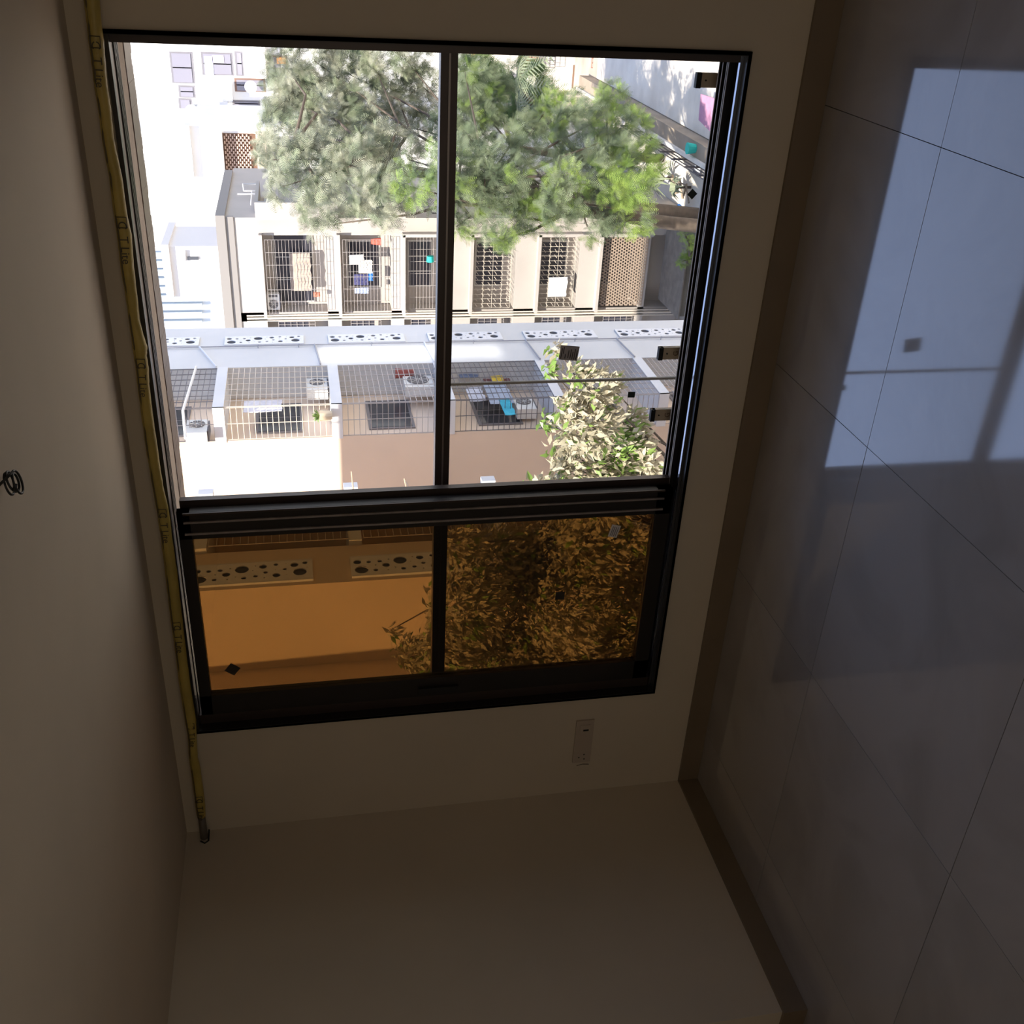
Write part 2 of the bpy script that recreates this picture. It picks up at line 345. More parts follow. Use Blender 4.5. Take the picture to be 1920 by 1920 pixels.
# the lap edge of the tape
lap = MB(); LP = [p+np.array([0, -r*.80, r*.60]) for p, r in zip(P2, R2)]
for i in range(len(LP)-1):
    pass
lap.tube(LP, [.0006+.0020*(math.sin(i*.55)*math.sin(i*.21) > -.25) for i in range(len(LP))], 5)
sub(body, 'tape_lap', lap, mat('dark_tape_edge', (.10, .07, .02), .6))
TPR = mat('tape_print', (.07, .055, .03), .6)
for y in (118, 455, 708, 985, 1190, 1375, 1510):
    k = min(range(len(P2)), key=lambda i: abs((960-y)/F - float(np.dot(P2[i]-np.array([0, 0, CAMZ]), _r)/np.dot(P2[i]-np.array([0, 0, CAMZ]), _n))))
    c = P2[k]; r = R2[k]; me = text_mesh('C  T Lite', r*1.7, .0004); me.materials.append(TPR)
    o = bpy.data.objects.new('tape_lettering', me); COL.objects.link(o)
    tx = (P2[min(k+3, len(P2)-1)]-P2[max(k-3, 0)]); ang = math.atan2(tx[2], tx[0])
    # print on the face turned to the room; upside down
    M = Matrix.Translation((c[0], c[1]-r*1.03, c[2])) @ Matrix.Rotation(-(ang-math.pi), 4, 'Y') @ Matrix.Rotation(math.pi, 4, 'Y') @ Matrix.Rotation(math.pi/2, 4, 'X')
    o.parent = body; o.matrix_parent_inverse = Matrix(); o.matrix_local = M; o['kind'] = 'stuff'
    fm = MB(); s = r*.75; cx = -s*3.0
    for (a0, b0, a1, b1) in ((-1, -1, 1, -1), (1, -1, 1, 1), (1, 1, -1, 1), (-1, 1, -1, -1)):
        q0 = M @ Vector((-s*3.9+a0*s*1.0, b0*s*.95, .0004)); q1 = M @ Vector((-s*3.9+a1*s*1.0, b1*s*.95, .0004)); fm.bar(q0, q1, .0012, 4)
    sub(body, 'print_frame', fm, TPR)
e0 = at(378, 1530, 1, PY); e1 = at(384, 1578, 1, PY)
pipe.add('bare_pipe_end', MB().tube([e0, e1], [.013, .015], 14), mat('grey_plastic_pipe', (.14, .115, .09), .5), True, 'bare dark pipe end')
e2 = at(385, 1592, 1, PY)
pipe.add('end_cap', MB().tube([e1, e2], [.019, .019], 14), mat('end_cap_plastic', (.09, .085, .07), .5))
h0 = at(392, 1556, 1, PY-.02); h1 = at(391, 1576, 1, PY-.02); h2 = at(384, 1581, 1, PY-.03); h3 = at(376, 1577, 1, PY-.02)
pipe.add('pipe_clamp', MB().tube([h0, h1, h2, h3], .0032, 8), BLACKR)

# ------------------------------------------------------------------ coil of wire at the ceiling
coil = Thing('wire_coil', at(25, 905, 2, CZ), 'small coil of dark cable hanging from the bare ceiling', 'cable')
cc = at(25, 905, 2, CZ-.02); mb = MB(); pts = []
for i in range(140):
    t = i/140*2*math.pi*3.2; rr = .0185+.003*math.sin(t*.45+1)
    pts.append((cc[0]+rr*math.cos(t), cc[1]+rr*1.0*math.sin(t)*.95, cc[2]-.004*math.sin(t*.31)+.0012*i/14-.006+.004*math.cos(t)))
coil.add('cable_loops', MB().tube(pts, .0022, 6), mat('black_cable', (.012, .012, .010), .5), True)
coil.add('cable_tail', MB().tube([pts[0], (cc[0]+.018, cc[1]-.014, cc[2]+.004), (cc[0]+.006, cc[1]-.026, CZ)], .0025, 6), MATS['black_cable'], True)
coil.add('cable_end', MB().tube([(cc[0]-.008, cc[1]-.018, cc[2]-.004), (cc[0]+.003, cc[1]-.010, cc[2]-.006)], .0035, 6), MATS['black_cable'])

# ------------------------------------------------------------------ socket plate and wall dings
sk = Thing('wall_socket', at(1092, 1392, 1, WY), 'cream socket plate on the bare wall near the amber glass end of the window', 'socket')
sc0 = at(1092, 1362, 1, WY); sc1 = at(1094, 1414, 1, WY); sz = (sc0[2]+sc1[2])/2
sk.add('plate', MB().box(sc1[0]-.035, sc0[0]+.035, WY-.008, WY-.0005, sz-.036, sz+.036), mat('socket_plastic', (.50, .42, .34), .45))
sk.add('switch_rocker', MB().box(sc0[0]-.018, sc0[0]+.014, WY-.011, WY-.008, sz-.02, sz+.02), mat('socket_plastic2', (.53, .45, .36), .4))
hp = MB()
for dx, dz in ((-.008, .016), (.006, -.004), (-.018, -.006)): hp.bar((sc1[0]+dx, WY-.0088, sz+dz-.004), (sc1[0]+dx, WY-.0078, sz+dz-.004), .003, 8)
sk.add('socket_hole', hp, BLACKR)
q = at(1095, 1366, 1, WY)
sk.add('open_slot', MB().box(q[0]-.004, q[0]+.004, WY-.0119, WY-.0112, q[2]-.016, q[2]+.006), BLACKR)
q = at(1090, 1434, 1, WY)
tag(MB().bar((q[0], WY-.0012, q[2]-.03), (q[0]+.004, WY-.0012, q[2]-.004), .0016, 4).bar((q[0]+.004, WY-.0012, q[2]-.004), (q[0]-.001, WY-.0012, q[2]+.02), .0012, 4).build('plaster_crack', mat('crack_dark', (.08, .06, .045), .9)), 'short dark crack in the wall plaster beside the socket', 'crack')
# ================================================================== OUTSIDE
GZ = -17.0
def zat(x, y, ax, v): return float(at(x, y, ax, v)[2])
def xat(x, y, v): return float(at(x, y, 1, v)[0])
def yat(x, y, v): return float(at(x, y, 0, v)[1])
# our own building round the room (it shades what stands right under us)
own = Thing('apartment_tower', (2, -4, GZ), 'apartment tower this room belongs to, only its outer wall beside the window', 'building')
own.add('wall', MB().box(-3.9, 14, -9, OUT-.02, GZ, -.14).box(-3.9, 14, -9, OUT-.02, 3.02, 12).box(-3.9, XL-.26, -9, OUT-.02, -.14, 3.02).box(XR+.22, 14, -9, OUT-.02, -.14, 3.02), CREAM)

# ground
gm = mat('dusty_ground', (.40, .35, .29), .95, .2, .6, .2)
struct('ground', MB().box(-90, 60, 3.3, 160, GZ-.5, GZ), gm)
PAVE = mat('cream_concrete', (.86, .78, .68), .9, .12, .9, .2, c2=(.70, .62, .53))
tag(MB().box(-8.2, 12, 30, 66, GZ, GZ+.05).build('courtyard_paving', PAVE), 'pale stained concrete yard beyond the boundary wall', 'paving')
tag(MB().box(-11.85, -9.15, 38, 62, GZ, GZ+.04).build('footpath', mat('light_pavers', (.74, .67, .58), .9, .05, 1)), 'pale footpath between the railing and the grey block', 'paving')

# ---- the long white block on the left, stepping back in teeth
blk = Thing('apartment_block', (-16, 22, GZ), 'long white apartment block with pierced round-hole screens and caged balconies', 'building')
TX, TOP = -11.2, 7.0
blk.add('wall', MB().box(-24, -12.15, 25.12, 31.0, GZ, TOP), mat('block_render', (.76, .61, .48), .85, .04, .5, .1))
blk.add('wall', MB().box(-12.15, TX, 27.8, 31.0, GZ, TOP), WHITE)
T2 = -11.0
blk.add('wall', MB().box(-24, -12.0, 16.45, 19.7, GZ, 8.2), CREAM)
blk.add('wall', MB().box(-12.0, T2, 16.45, 17.75, GZ, 8.2), CREAM); blk.add('wall', MB().box(-12.0, T2, 19.25, 19.7, GZ, 8.2), CREAM)
blk.add('wall', MB().box(-24, -12.9, 5.5, 16.45, GZ, 8.2), CREAM)
blk.add('wall', MB().box(-24, -14.6, 19.7, 25.12, GZ, 8.2), CREAM)
HOLES = [(868,195,28),(893,230,48),(950,197,17),(993,235,17),(1028,196,17),(1070,215,28),(1095,190,7),(1080,238,7),(1175,197,48),(1135,228,6),(1190,235,18),(995,213,6),(1250,205,5),(1267,185,6),(1270,230,16),(1320,190,27),(1338,216,16),(1330,240,6),(1408,184,16),(1405,206,5),(1413,231,27),(1470,206,15),(1478,183,5),(1483,230,5),(1537,190,28),(1575,222,47),(1612,183,18),(1625,205,5)]
PL, PW = 2.28, .66
def screen_mesh():
    cu = bpy.data.curves.new('s', 'CURVE'); cu.dimensions = '2D'; cu.fill_mode = 'BOTH'; cu.extrude = .012
    def poly(P):
        s = cu.splines.new('POLY'); s.points.add(len(P)-1)
        for i, (a, b) in enumerate(P): s.points[i].co = (a, b, 0, 1)
        s.use_cyclic_u = True
    poly([(0, 0), (PL, 0), (PL, PW), (0, PW)])
    for (x, y, r) in HOLES:
        u = (x-820)/845*PL; v = min(max((y-170)/84*PW, .03), PW-.03); R = r/845*PL
        R = min(R, v-.01, PW-v-.01, u-.01, PL-u-.01); R = max(R, .012)
        poly([(u+R*math.cos(t*math.pi/8), v+R*math.sin(t*math.pi/8)) for t in range(16)])
    o = bpy.data.objects.new('s', cu); COL.objects.link(o); dg = bpy.context.evaluated_depsgraph_get()
    me = bpy.data.meshes.new_from_object(o.evaluated_get(dg)); bpy.data.objects.remove(o); me.name = 'screen_panel'; me.materials.clear(); me.materials.append(PANEL); return me
SME = screen_mesh()
def screen(X, Ytop, z):
    o = bpy.data.objects.new('screen_panel', SME); COL.objects.link(o)
    o.matrix_world = Matrix(((0, 0, -1, X+.035), (0, -1, 0, Ytop), (-1, 0, 0, z), (0, 0, 0, 1)))
    mw = o.matrix_world.copy(); o.parent = blk.o; o.matrix_parent_inverse = Matrix.Translation(blk.o.location).inverted()
    blk.add('shade_backing', MB().box(X, X+.012, Ytop-PW+.02, Ytop-.02, z-PL+.02, z-.02), DGREY)  # dark sheet paints the shade of the shaft behind the holes
    blk.add('panel_reveal', MB().box(X, X+.05, Ytop, Ytop+.03, z-PL, z).box(X, X+.05, Ytop-PW-.03, Ytop-PW, z-PL, z), SLABM)
zs = zat(422, 637, 0, TX); ys_ = yat(620, 630, TX)
for k in range(-1, 6): screen(TX, ys_, zs-3*k)
zs2 = zat(356, 1075, 0, T2); y2 = yat(460, 1060, T2)
for k in range(0, 4): screen(T2, y2, zs2-3*k)
# ledge and service pipes
yl = yat(700, 647, TX)
blk.add('drain_pipe', MB().bar((TX+.05, yl, GZ), (TX+.05, yl, TOP), .018, 6), PIPEG)
for xx in (484, 560, 697, 890, 1084, 1250):
    z = zat(xx, 650, 0, TX); blk.add('pipe_hook', MB().bar((TX, yl-.06, z), (TX+.1, yl-.06, z), .012, 5).bar((TX+.1, yl-.06, z), (TX+.1, yl-.12, z-.05), .012, 5), PIPEG)
for k, xx in enumerate((375, 590, 797, 990, 1165)):
    z = zat(xx, 650, 0, TX); z1 = z - (.55 if k == 0 else .12)
    yb = 27.75
    blk.add('branch_pipe', MB().bar((TX+.06, yl, z), (TX+.06, yb, z1), .028, 6), PIPEW if k in (0, 2) else PIPEG)
p0 = at(368, 688, 0, TX+.1); p1 = at(343, 770, 0, TX+.15); p2 = at(348, 822, 0, TX+.15)
blk.add('sloping_pipe', MB().tube([p0, p1, p2], .035, 8), PIPEW)
# balconies in the corner of the far tooth
SL = [.9-3.0*k for k in range(-2, 6)]
for i, z in enumerate(SL):
    blk.add('floor_slab', MB().box(-12.149, TX, 25.12, 27.8, z-.26, z).box(-12.2, TX+.02, 25.10, 25.12, z-.27, z+.01).box(TX, TX+.02, 25.10, 27.82, z-.27, z+.01), SLABM)
def grille_x(X, y0, y1, z0, z1, dy, dz, r=.010, bow=0):
    m = MB(); n = max(1, round((y1-y0)/dy)); k = max(1, round((z1-z0)/dz))
    for i in range(n+1): y = y0+(y1-y0)*i/n; m.bar((X, y, z0), (X, y, z1), r, 4, caps=False)
    for i in range(k+1): z = z0+(z1-z0)*i/k; m.bar((X, y0, z), (X, y1, z), r, 4, caps=False)
    return m
def grille_y(Y, x0, x1, z0, z1, dx, dz, r=.010, m=None):
    m = m or MB(); n = max(1, round((x1-x0)/dx)); k = max(1, round((z1-z0)/dz))
    for i in range(n+1): x = x0+(x1-x0)*i/n; m.bar((x, Y, z0), (x, Y, z1), r, 4, caps=False)
    for i in range(k+1): z = z0+(z1-z0)*i/k; m.bar((x0, Y, z), (x1, Y, z), r, 4, caps=False)
    return m
for i in range(len(SL)-1):
    zt, zb = SL[i]-.27, SL[i+1]+.01
    bm_ = (BARD, BARW, BAR, BARD, BAR, BAR, BAR)[i]
    blk.add('cage_side', grille_x(TX-.01, 25.16, 27.76, zb, zt, .40, .148, .011), bm_, kind='stuff')
    blk.add('cage_front', grille_y(25.14, -12.13, TX-.03, zb, zt, .42, .148, .011), bm_, kind='stuff')
    # window in the side wall
    wz1, wz0 = zb+2.0, zb+.75
    ws = blk.add('window', MB().box(-12.15, -12.11, 25.45, 27.3, wz0, wz1), mat('window_sash_grey', (.20, .18, .18), .5))
    for (ya, yb2) in ((25.52, 26.35), (26.42, 27.22)):
        sub(ws, 'pane', MB().box(-12.11, -12.10, ya, yb2, wz0+.08, wz1-.08), mat('dark_window_pane', (.05, .05, .055), .15))
    blk.add('balcony_wall_patch', MB().box(-12.12, -11.9, 27.78, 27.8, zb, zt), WHITE)
# balconies on the near tooth
for z in [.85-3.0*k for k in range(-2, 6)]:
    blk.add('floor_slab', MB().box(-12.0, T2+.12, 17.75, 19.70, z-.26, z), SLABM)
    blk.add('cage_side', grille_x(T2+.13, 17.8, 19.8, z, z+2.7, .5, .148, .009), BAR, kind='stuff')
    blk.add('cage_front', grille_y(19.8, -10.97, T2+.13, z, z+2.7, .14, .148, .009), BAR, kind='stuff')
    blk.add('slab_bracket', MB().box(T2, T2+.30, 19.62, 19.84, z-.3, z), SLABM)
    blk.add('balcony_window', MB().box(-12.0, -11.96, 18.0, 19.3, z+.3, z+2.3), DARKIN)
zr = 1.35
RUST = mat('rusty_rail', (.30, .13, .09), .7)

# ---- air conditioners
def ac_unit(loc, w_, h_, d_, face, label, group=None):
    """outdoor unit; face = '-y' or '+x' is where the fan looks"""
    x_, y_, z_ = map(float, loc); loc = (x_, min(y_, 27.2) if face == '+x' else y_, z_+.04)
    t = Thing('air_conditioner', loc, label, 'air conditioner', group)
    x, y, z = map(float, loc)
    if face == '-y':
        t.add('casing', MB().box(x-w_/2, x+w_/2, y-d_/2, y+d_/2, z, z+h_), ACW)
        g = t.add('fan_grille', MB().bar((x-w_*.13, y-d_/2-.004, z+h_*.5), (x-w_*.13, y-d_/2-.02, z+h_*.5), h_*.38, 20), ACD)
        r = MB()
        for k in range(4): a = k*math.pi/4; r.bar((x-w_*.13-h_*.36*math.cos(a), y-d_/2-.024, z+h_*.5-h_*.36*math.sin(a)), (x-w_*.13+h_*.36*math.cos(a), y-d_/2-.024, z+h_*.5+h_*.36*math.sin(a)), .006, 4)
        sub(g, 'grille_ribs', r, ACW, kind='stuff')
        t.add('side_vent', MB().box(x+w_*.3, x+w_*.45, y-d_/2-.006, y-d_/2, z+h_*.15, z+h_*.85), ACD)
    else:
        t.add('casing', MB().box(x-d_/2, x+d_/2, y-w_/2, y+w_/2, z, z+h_), ACW)
        g = t.add('fan_grille', MB().bar((x+d_/2+.004, y+w_*.13, z+h_*.5), (x+d_/2+.02, y+w_*.13, z+h_*.5), h_*.38, 20), ACD)
        r = MB()
        for k in range(4): a = k*math.pi/4; r.bar((x+d_/2+.024, y+w_*.13-h_*.36*math.cos(a), z+h_*.5-h_*.36*math.sin(a)), (x+d_/2+.024, y+w_*.13+h_*.36*math.cos(a), z+h_*.5+h_*.36*math.sin(a)), .006, 4)
        sub(g, 'grille_ribs', r, ACW, kind='stuff')
    f = MB(); s = -1 if face == '-y' else 1
    t.add('mounting_bracket', f.box(x-w_*.4 if face == '-y' else x-d_/2, x+w_*.4 if face == '-y' else x+d_/2, y-d_/2 if face == '-y' else y-w_*.4, y+d_/2 if face == '-y' else y+w_*.4, z-.04, z), BARD)
    return t
def acp(xt, xb, ya, yb, X, label):
    """unit standing inside a balcony, seen between photo rows"""
    p = at((xt+xb)/2, (ya+yb)/2, 0, X); zt, zb = zat(xt, (ya+yb)/2, 0, X), zat(xb, (ya+yb)/2, 0, X)
    ac_unit((X-.15, p[1], zb), .8, max(.45, zt-zb), .3, '+x', label)
acp(578, 616, 706, 730, -11.5, 'white air conditioner hung in the second caged balcony from the top of the white block')
acp(760, 814, 700, 730, -11.5, 'white air conditioner beside a red bin in the balcony below the sunlit one')
acp(968, 1004, 742, 770, -11.75, 'pale air conditioner under the blue cloth in the laundry balcony')
acp(352, 392, 786, 812, -11.75, 'white air conditioner low in the topmost caged balcony behind a sloping pipe')
# things in the balconies
def drape(name, label, cat, x0, y0, x1, y1, ax, v, m, thick=.015, group=None, wav=.03):
    """hanging cloth filling the photo rectangle on plane ax = v"""
    t0 = at(x0, (y0+y1)/2, ax, v); t1 = at(x1, (y0+y1)/2, ax, v); a = at((x0+x1)/2, y0, ax, v); b = at((x0+x1)/2, y1, ax, v)
    z1, z0 = t0[2], t1[2]; k = 1-ax; h0, h1 = a[k], b[k]; n = 9; mb = MB(); rows = []
    for i in range(n+1):
        for j in range(5):
            h = h0+(h1-h0)*i/n; z = z1+(z0-z1)*j/4; d = wav*math.sin(i*1.9+j*.5)*(.3+j/4)
            P = [0, 0, z-(.05*rnd.random() if j == 4 else 0)]; P[ax] = v+d; P[k] = h; rows.append(tuple(P))
    for i in range(n):
        for j in range(4):
            a_ = i*5+j; mb.quad(rows[a_], rows[a_+1], rows[a_+6], rows[a_+5])
    o = mb.build(name, m); md = o.modifiers.new('thick', 'SOLIDIFY'); md.thickness = thick
    tag(o, label, cat, group); return o
cl = lambda n, c: mat(n, c, .8, .12, 6)
drape('towel', 'white cloth drying in the sunlit caged balcony of the white block', 'cloth', 457, 752, 527, 772, 0, -11.55, cl('white_cloth', (.75, .74, .80)))
drape('blue_cloth', 'bright turquoise cloth hanging in the laundry balcony of the white block', 'cloth', 941, 750, 960, 778, 0, -11.5, cl('turquoise_cloth', (.05, .45, .62)))
drape('yellow_cloth', 'yellow bag hanging in the laundry balcony, right of the blue shirts', 'bag', 922, 706, 942, 717, 0, -11.6, cl('yellow_cloth', (.70, .50, .06)))
drape('patterned_cloth', 'dark red chequered cloth behind the yellow bag', 'cloth', 905, 699, 953, 719, 0, -11.75, cl('maroon_cloth', (.20, .08, .08)))
drape('blue_shirt', 'slate blue shirt at the upper end of the laundry balcony', 'clothes', 860, 698, 893, 708, 0, -11.6, cl('slate_cloth', (.16, .20, .30)))
drape('white_shirt', 'white shirt hanging in the middle of the laundry balcony', 'clothes', 877, 728, 905, 752, 0, -11.6, cl('white_cloth2', (.66, .68, .78)))
drape('grey_shirt', 'pale blue shirt between the white shirt and the turquoise cloth', 'clothes', 912, 722, 955, 757, 0, -11.7, cl('pale_blue_cloth', (.42, .48, .60)))
for (px, py, lab, c) in ((570, 762, 'cream pot with a leafy plant on the sunlit balcony of the white block', (.62, .52, .38)),):
    p = at(px, py+18, 0, -11.45); t = Thing('potted_plant', (p[0], p[1], SL[2]), lab, 'plant')
    t.add('pot', MB().bar((p[0], p[1], SL[2]), (p[0], p[1], SL[2]+.32), .11, 10, .15), mat('cream_pot', c, .6))
    lf = MB()
    for k in range(40):
        a, b = rnd.uniform(0, 6.3), rnd.uniform(.2, 1.3); s = .22
        e1_ = Vector((p[0]+s*math.cos(a)*math.cos(b), p[1]+s*math.sin(a)*math.cos(b), SL[2]+.32+s*math.sin(b)))
        m0 = Vector((p[0], p[1], SL[2]+.32)); mid = (m0+e1_)/2+Vector((.02*math.sin(a), -.02*math.cos(a), .02)); lf.quad(m0, mid, e1_, (m0+e1_)/2-Vector((.02*math.sin(a), -.02*math.cos(a), 0)))
    t.add('foliage', lf, mat('pot_leaf', (.16, .26, .07), .6), kind='stuff')
p = at(767, 716, 0, -11.5)
tag(MB().bar((p[0], p[1]+.75, p[2]-.2), (p[0], p[1]+.75, p[2]+.33), .16, 12, .19).build('bin', cl('red_bin', (.42, .12, .10))), 'dull red bin beside the air conditioner in the balcony below the sunlit one', 'bin')

# ---- the grey apartment house across the yard
hs = Thing('apartment_house', (-14, 50, GZ), 'six-storey pale grey apartment house with grilled window bays, behind the trees', 'building')
HY = 46.7
XR_ = xat(420, 408, HY); XL_ = -20.0
rows = [(495, 612), (638, 734), (758, 828), (884, 966), (1008, 1084), (1122, 1214)]
Z = [(zat(a, 510, 1, HY), zat(b, 510, 1, HY)) for a, b in rows]
xa, xb = xat(700, 583, HY), xat(700, 441, HY)      # bay column
xc, xd = XL_, xat(700, 599, HY)                    # next column, mostly hidden
HT = zat(412, 500, 1, HY)
HW = mat('house_render', (.44, .40, .365), .85, .06, .5, .1)
hs.add('wall', MB().box(XL_, XR_, HY+1.0, HY+10, GZ, HT-.4), HW)
pm = MB().box(xb, XR_, HY, HY+1.0, GZ+2.6, HT-.4).box(xd, xa, HY, HY+1.0, GZ+2.6, HT-.4)
hs.add('pier', MB().box(xb, XR_, HY, HY+1.0, GZ, HT-.4), HW); hs.add('pier', MB().box(xd, xa, HY, HY+1.0, GZ, HT-.4), HW)
zz = HT-.4
for i, (zt, zb) in enumerate(Z):
    hs.add('spandrel', MB().box(XL_, xb, HY, HY+1.0, zt, zz), HW); zz = zb
hs.add('spandrel', MB().box(XL_, xb, HY, HY+1.0, GZ+2.4, zz), HW)
for i, (zt, zb) in enumerate(Z):
    if i > 0 or True:
        hs.add('sunshade', MB().box(xa-.1, xb+.1, HY-.38, HY, zt-.02, zt+.12), HW)
hs.add('coping', MB().box(XL_, XR_+.12, HY-.14, HY+.2, HT-.4, HT).box(XL_, XR_+.05, HY-.06, HY+.1, HT-.75, HT-.4).box(XR_-.2, XR_+.12, HY+.2, HY+9, HT-.4, HT), mat('coping_render', (.27, .25, .235), .8))
for (y_, r_) in ((587, .035), (592, .05), (597, .03)):
    X = xat(800, y_, HY-.08); hs.add('drain_pipe', MB().bar((X, HY-.08, GZ), (X, HY-.08, HT-1), r_, 8), mat('cream_pipe', (.66, .58, .48), .6))
for zt, zb in Z[2:]:
    z = zt-.35
    hs.add('branch_pipe', MB().tube([(xat(800, 566, HY)-.1, HY-.05, z+.45), (xat(800, 575, HY), HY-.05, z+.4), (xat(800, 586, HY), HY-.08, z+.2)], .03, 6), MATS['cream_pipe'])
# back walls with windows inside every bay
DW = mat('dark_glass', (.045, .045, .06), .25); FRM = mat('pale_window_frame', (.55, .53, .5), .5)
for i, (zt, zb) in enumerate(Z):
    hh = zt-zb; yb_ = HY+.98
    wtop, wbot = zt-.18*hh, zb+.22*hh
    if i == 0: wx0, wx1 = xa+.2, xb-.2
    else: wx0, wx1 = xa+.25*(xb-xa), xb-.15*(xb-xa)
    f = hs.add('window', MB().box(wx0-.06, wx1+.06, yb_-.04, yb_+.01, wbot-.06, wtop+.06), FRM)
    n = 3
    for k in range(n):
        a = wx0+(wx1-wx0)*k/n+.03; b = wx0+(wx1-wx0)*(k+1)/n-.03
        sub(f, 'pane', MB().box(a, b, yb_-.055, yb_-.04, wbot, wtop), DW)
    # shadowed second column
    f = hs.add('window', MB().box(XL_+1.5, xd-.02, HY-.01, HY+.02, wbot+.3, wtop), DW)
    hs.add('grille', grille_y(HY-.06, XL_+1.5, xd-.02, wbot, wtop, .14, .3, .012), BAR, kind='stuff')
def scroll_grille(i, dens, m, Y=None, dx=.16, dz=.45, r=.014, diag=False, part=(0, 1)):
    zt, zb = Z[i]; z1 = zt-.12; z0 = zb+.1*(zt-zb); z1, z0 = z1-(z1-z0)*part[0], z1-(z1-z0)*part[1]
    m_ = grille_y(Y or HY-.02, xa+.08, xb-.08, z0, z1, dx, dz, r)
    if diag:
        n = round((xb-xa)/.28); k = round((z1-z0)/.28)
        for a in range(n):
            for b in range(k):
                x = xa+.08+(xb-xa-.16)*(a+.5)/n; z = z0+(z1-z0)*(b+.5)/k
                m_.bar((x-.08, Y or HY-.02, z-.06), (x+.08, Y or HY-.02, z+.06), .014, 4, caps=False)
    hs.add('grille', m_, m, kind='stuff')
scroll_grille(0, 1, BAR, HY-.45, .60, .15, .009); hs.add('grille', MB().bar((xa+.08, HY-.45, Z[0][1]+.6), (xa+.08, HY, Z[0][1]+.6), .014).bar((xb-.08, HY-.45, Z[0][1]+.6), (xb-.08, HY, Z[0][1]+.6), .014), BAR, kind='stuff')
scroll_grille(1, 1, BAR, HY-.45, .60, .15, .009)
scroll_grille(2, 1, BAR, HY-.03, .55, .15, .009, part=(.1, .95))
scroll_grille(3, 1, BARW, HY-.04, .22, .4, .010, True)
scroll_grille(4, 1, BARW, HY-.04, .22, .4, .010, True)
# the pierced jali of the lowest bay
zt, zb = Z[5]; jm = MB(); nz_ = 18; nx_ = 22
for b in range(nz_):
    z = zb+.12+(zt-zb-.3)*b/nz_; jm.box(xa+.1, xb-.1, HY-.02, HY+.02, z, z+.035)
    for a in range(nx_):
        x = xa+.1+(xb-xa-.2)*(a+(.5 if b % 2 else 0))/nx_; jm.box(x, min(x+.07, xb-.1), HY-.02, HY+.02, z+.035, z+(zt-zb-.3)/nz_)
hs.add('jali_screen', jm, mat('jali_brown', (.34, .26, .20), .8), kind='stuff')
# vertical fins dividing the facade at the lower floors
for i in (2, 3, 4, 5):
    zt, zb = Z[i]
    hs.add('side_fin', MB().box(xb, xb+.14, HY-.38, HY, zb, zt+.1), HW)
# things in its windows
drape('curtain', 'beige curtain behind the bars of the top bay of the grey house', 'curtain', 545, 475, 582, 545, 1, HY+.55, cl('beige_curtain', (.45, .36, .30)))
p = at(512, 565, 1, HY+.2); ac_unit((p[0], HY+.25, zat(526, 565, 1, HY+.2)), .75, .55, .3, '-y', 'white air conditioner in the corner of the top bay of the grey house')
drape('laundry', 'white laundry behind the bars of the second bay of the grey house', 'laundry', 655, 478, 681, 496, 1, HY-.1, cl('white_cloth3', (.85, .84, .80)))
drape('laundry', 'cream sheet hanging left of the white laundry in the second bay', 'laundry', 672, 488, 697, 512, 1, HY-.2, cl('cream_cloth', (.80, .76, .66)))
drape('laundry', 'dark blue clothes low in the second bay of the grey house', 'laundry', 664, 514, 690, 534, 1, HY-.1, cl('navy_cloth', (.06, .06, .16)))
drape('laundry', 'blue and white patterned cloth at the left end of the second bay', 'laundry', 665, 540, 690, 550, 1, HY-.12, cl('check_cloth', (.45, .52, .72)))
drape('laundry', 'small bright blue cloth beside the cream sheet in the second bay', 'laundry', 691, 511, 698, 526, 1, HY-.15, cl('blue_cloth2', (.05, .25, .70)))
p = at(705, 453, 1, HY-.2); tag(MB().bar((p[0], HY-.2, p[2]-.22), (p[0], HY-.2, p[2]+.22), .17, 10, .12).build('basket', cl('red_basket', (.55, .12, .08))), 'red basket hung at the upper right of the second bay of the grey house', 'basket')
p = at(594, 552, 1, HY-.3); tag(MB().bar((p[0], HY-.3, p[2]-.15), (p[0], HY-.3, p[2]+.15), .10, 10, .13).build('flower_pot', cl('red_pot', (.55, .20, .12))), 'small red pot on the cage of the top bay of the grey house', 'pot')
p = at(807, 487, 1, HY-.3); tag(MB().bar((p[0]-.12, HY-.2, p[2]), (p[0]+.14, HY-.2, p[2]), .17, 10, .15).build('hanging_bag', cl('turquoise_bag', (.02, .50, .42))), 'turquoise bag hanging outside the third bay of the grey house', 'bag')
drape('laundry', 'white lace cloth hung outside the fifth bay of the grey house', 'laundry', 1028, 520, 1062, 556, 1, HY-.15, cl('lace_cloth', (.82, .80, .76)))
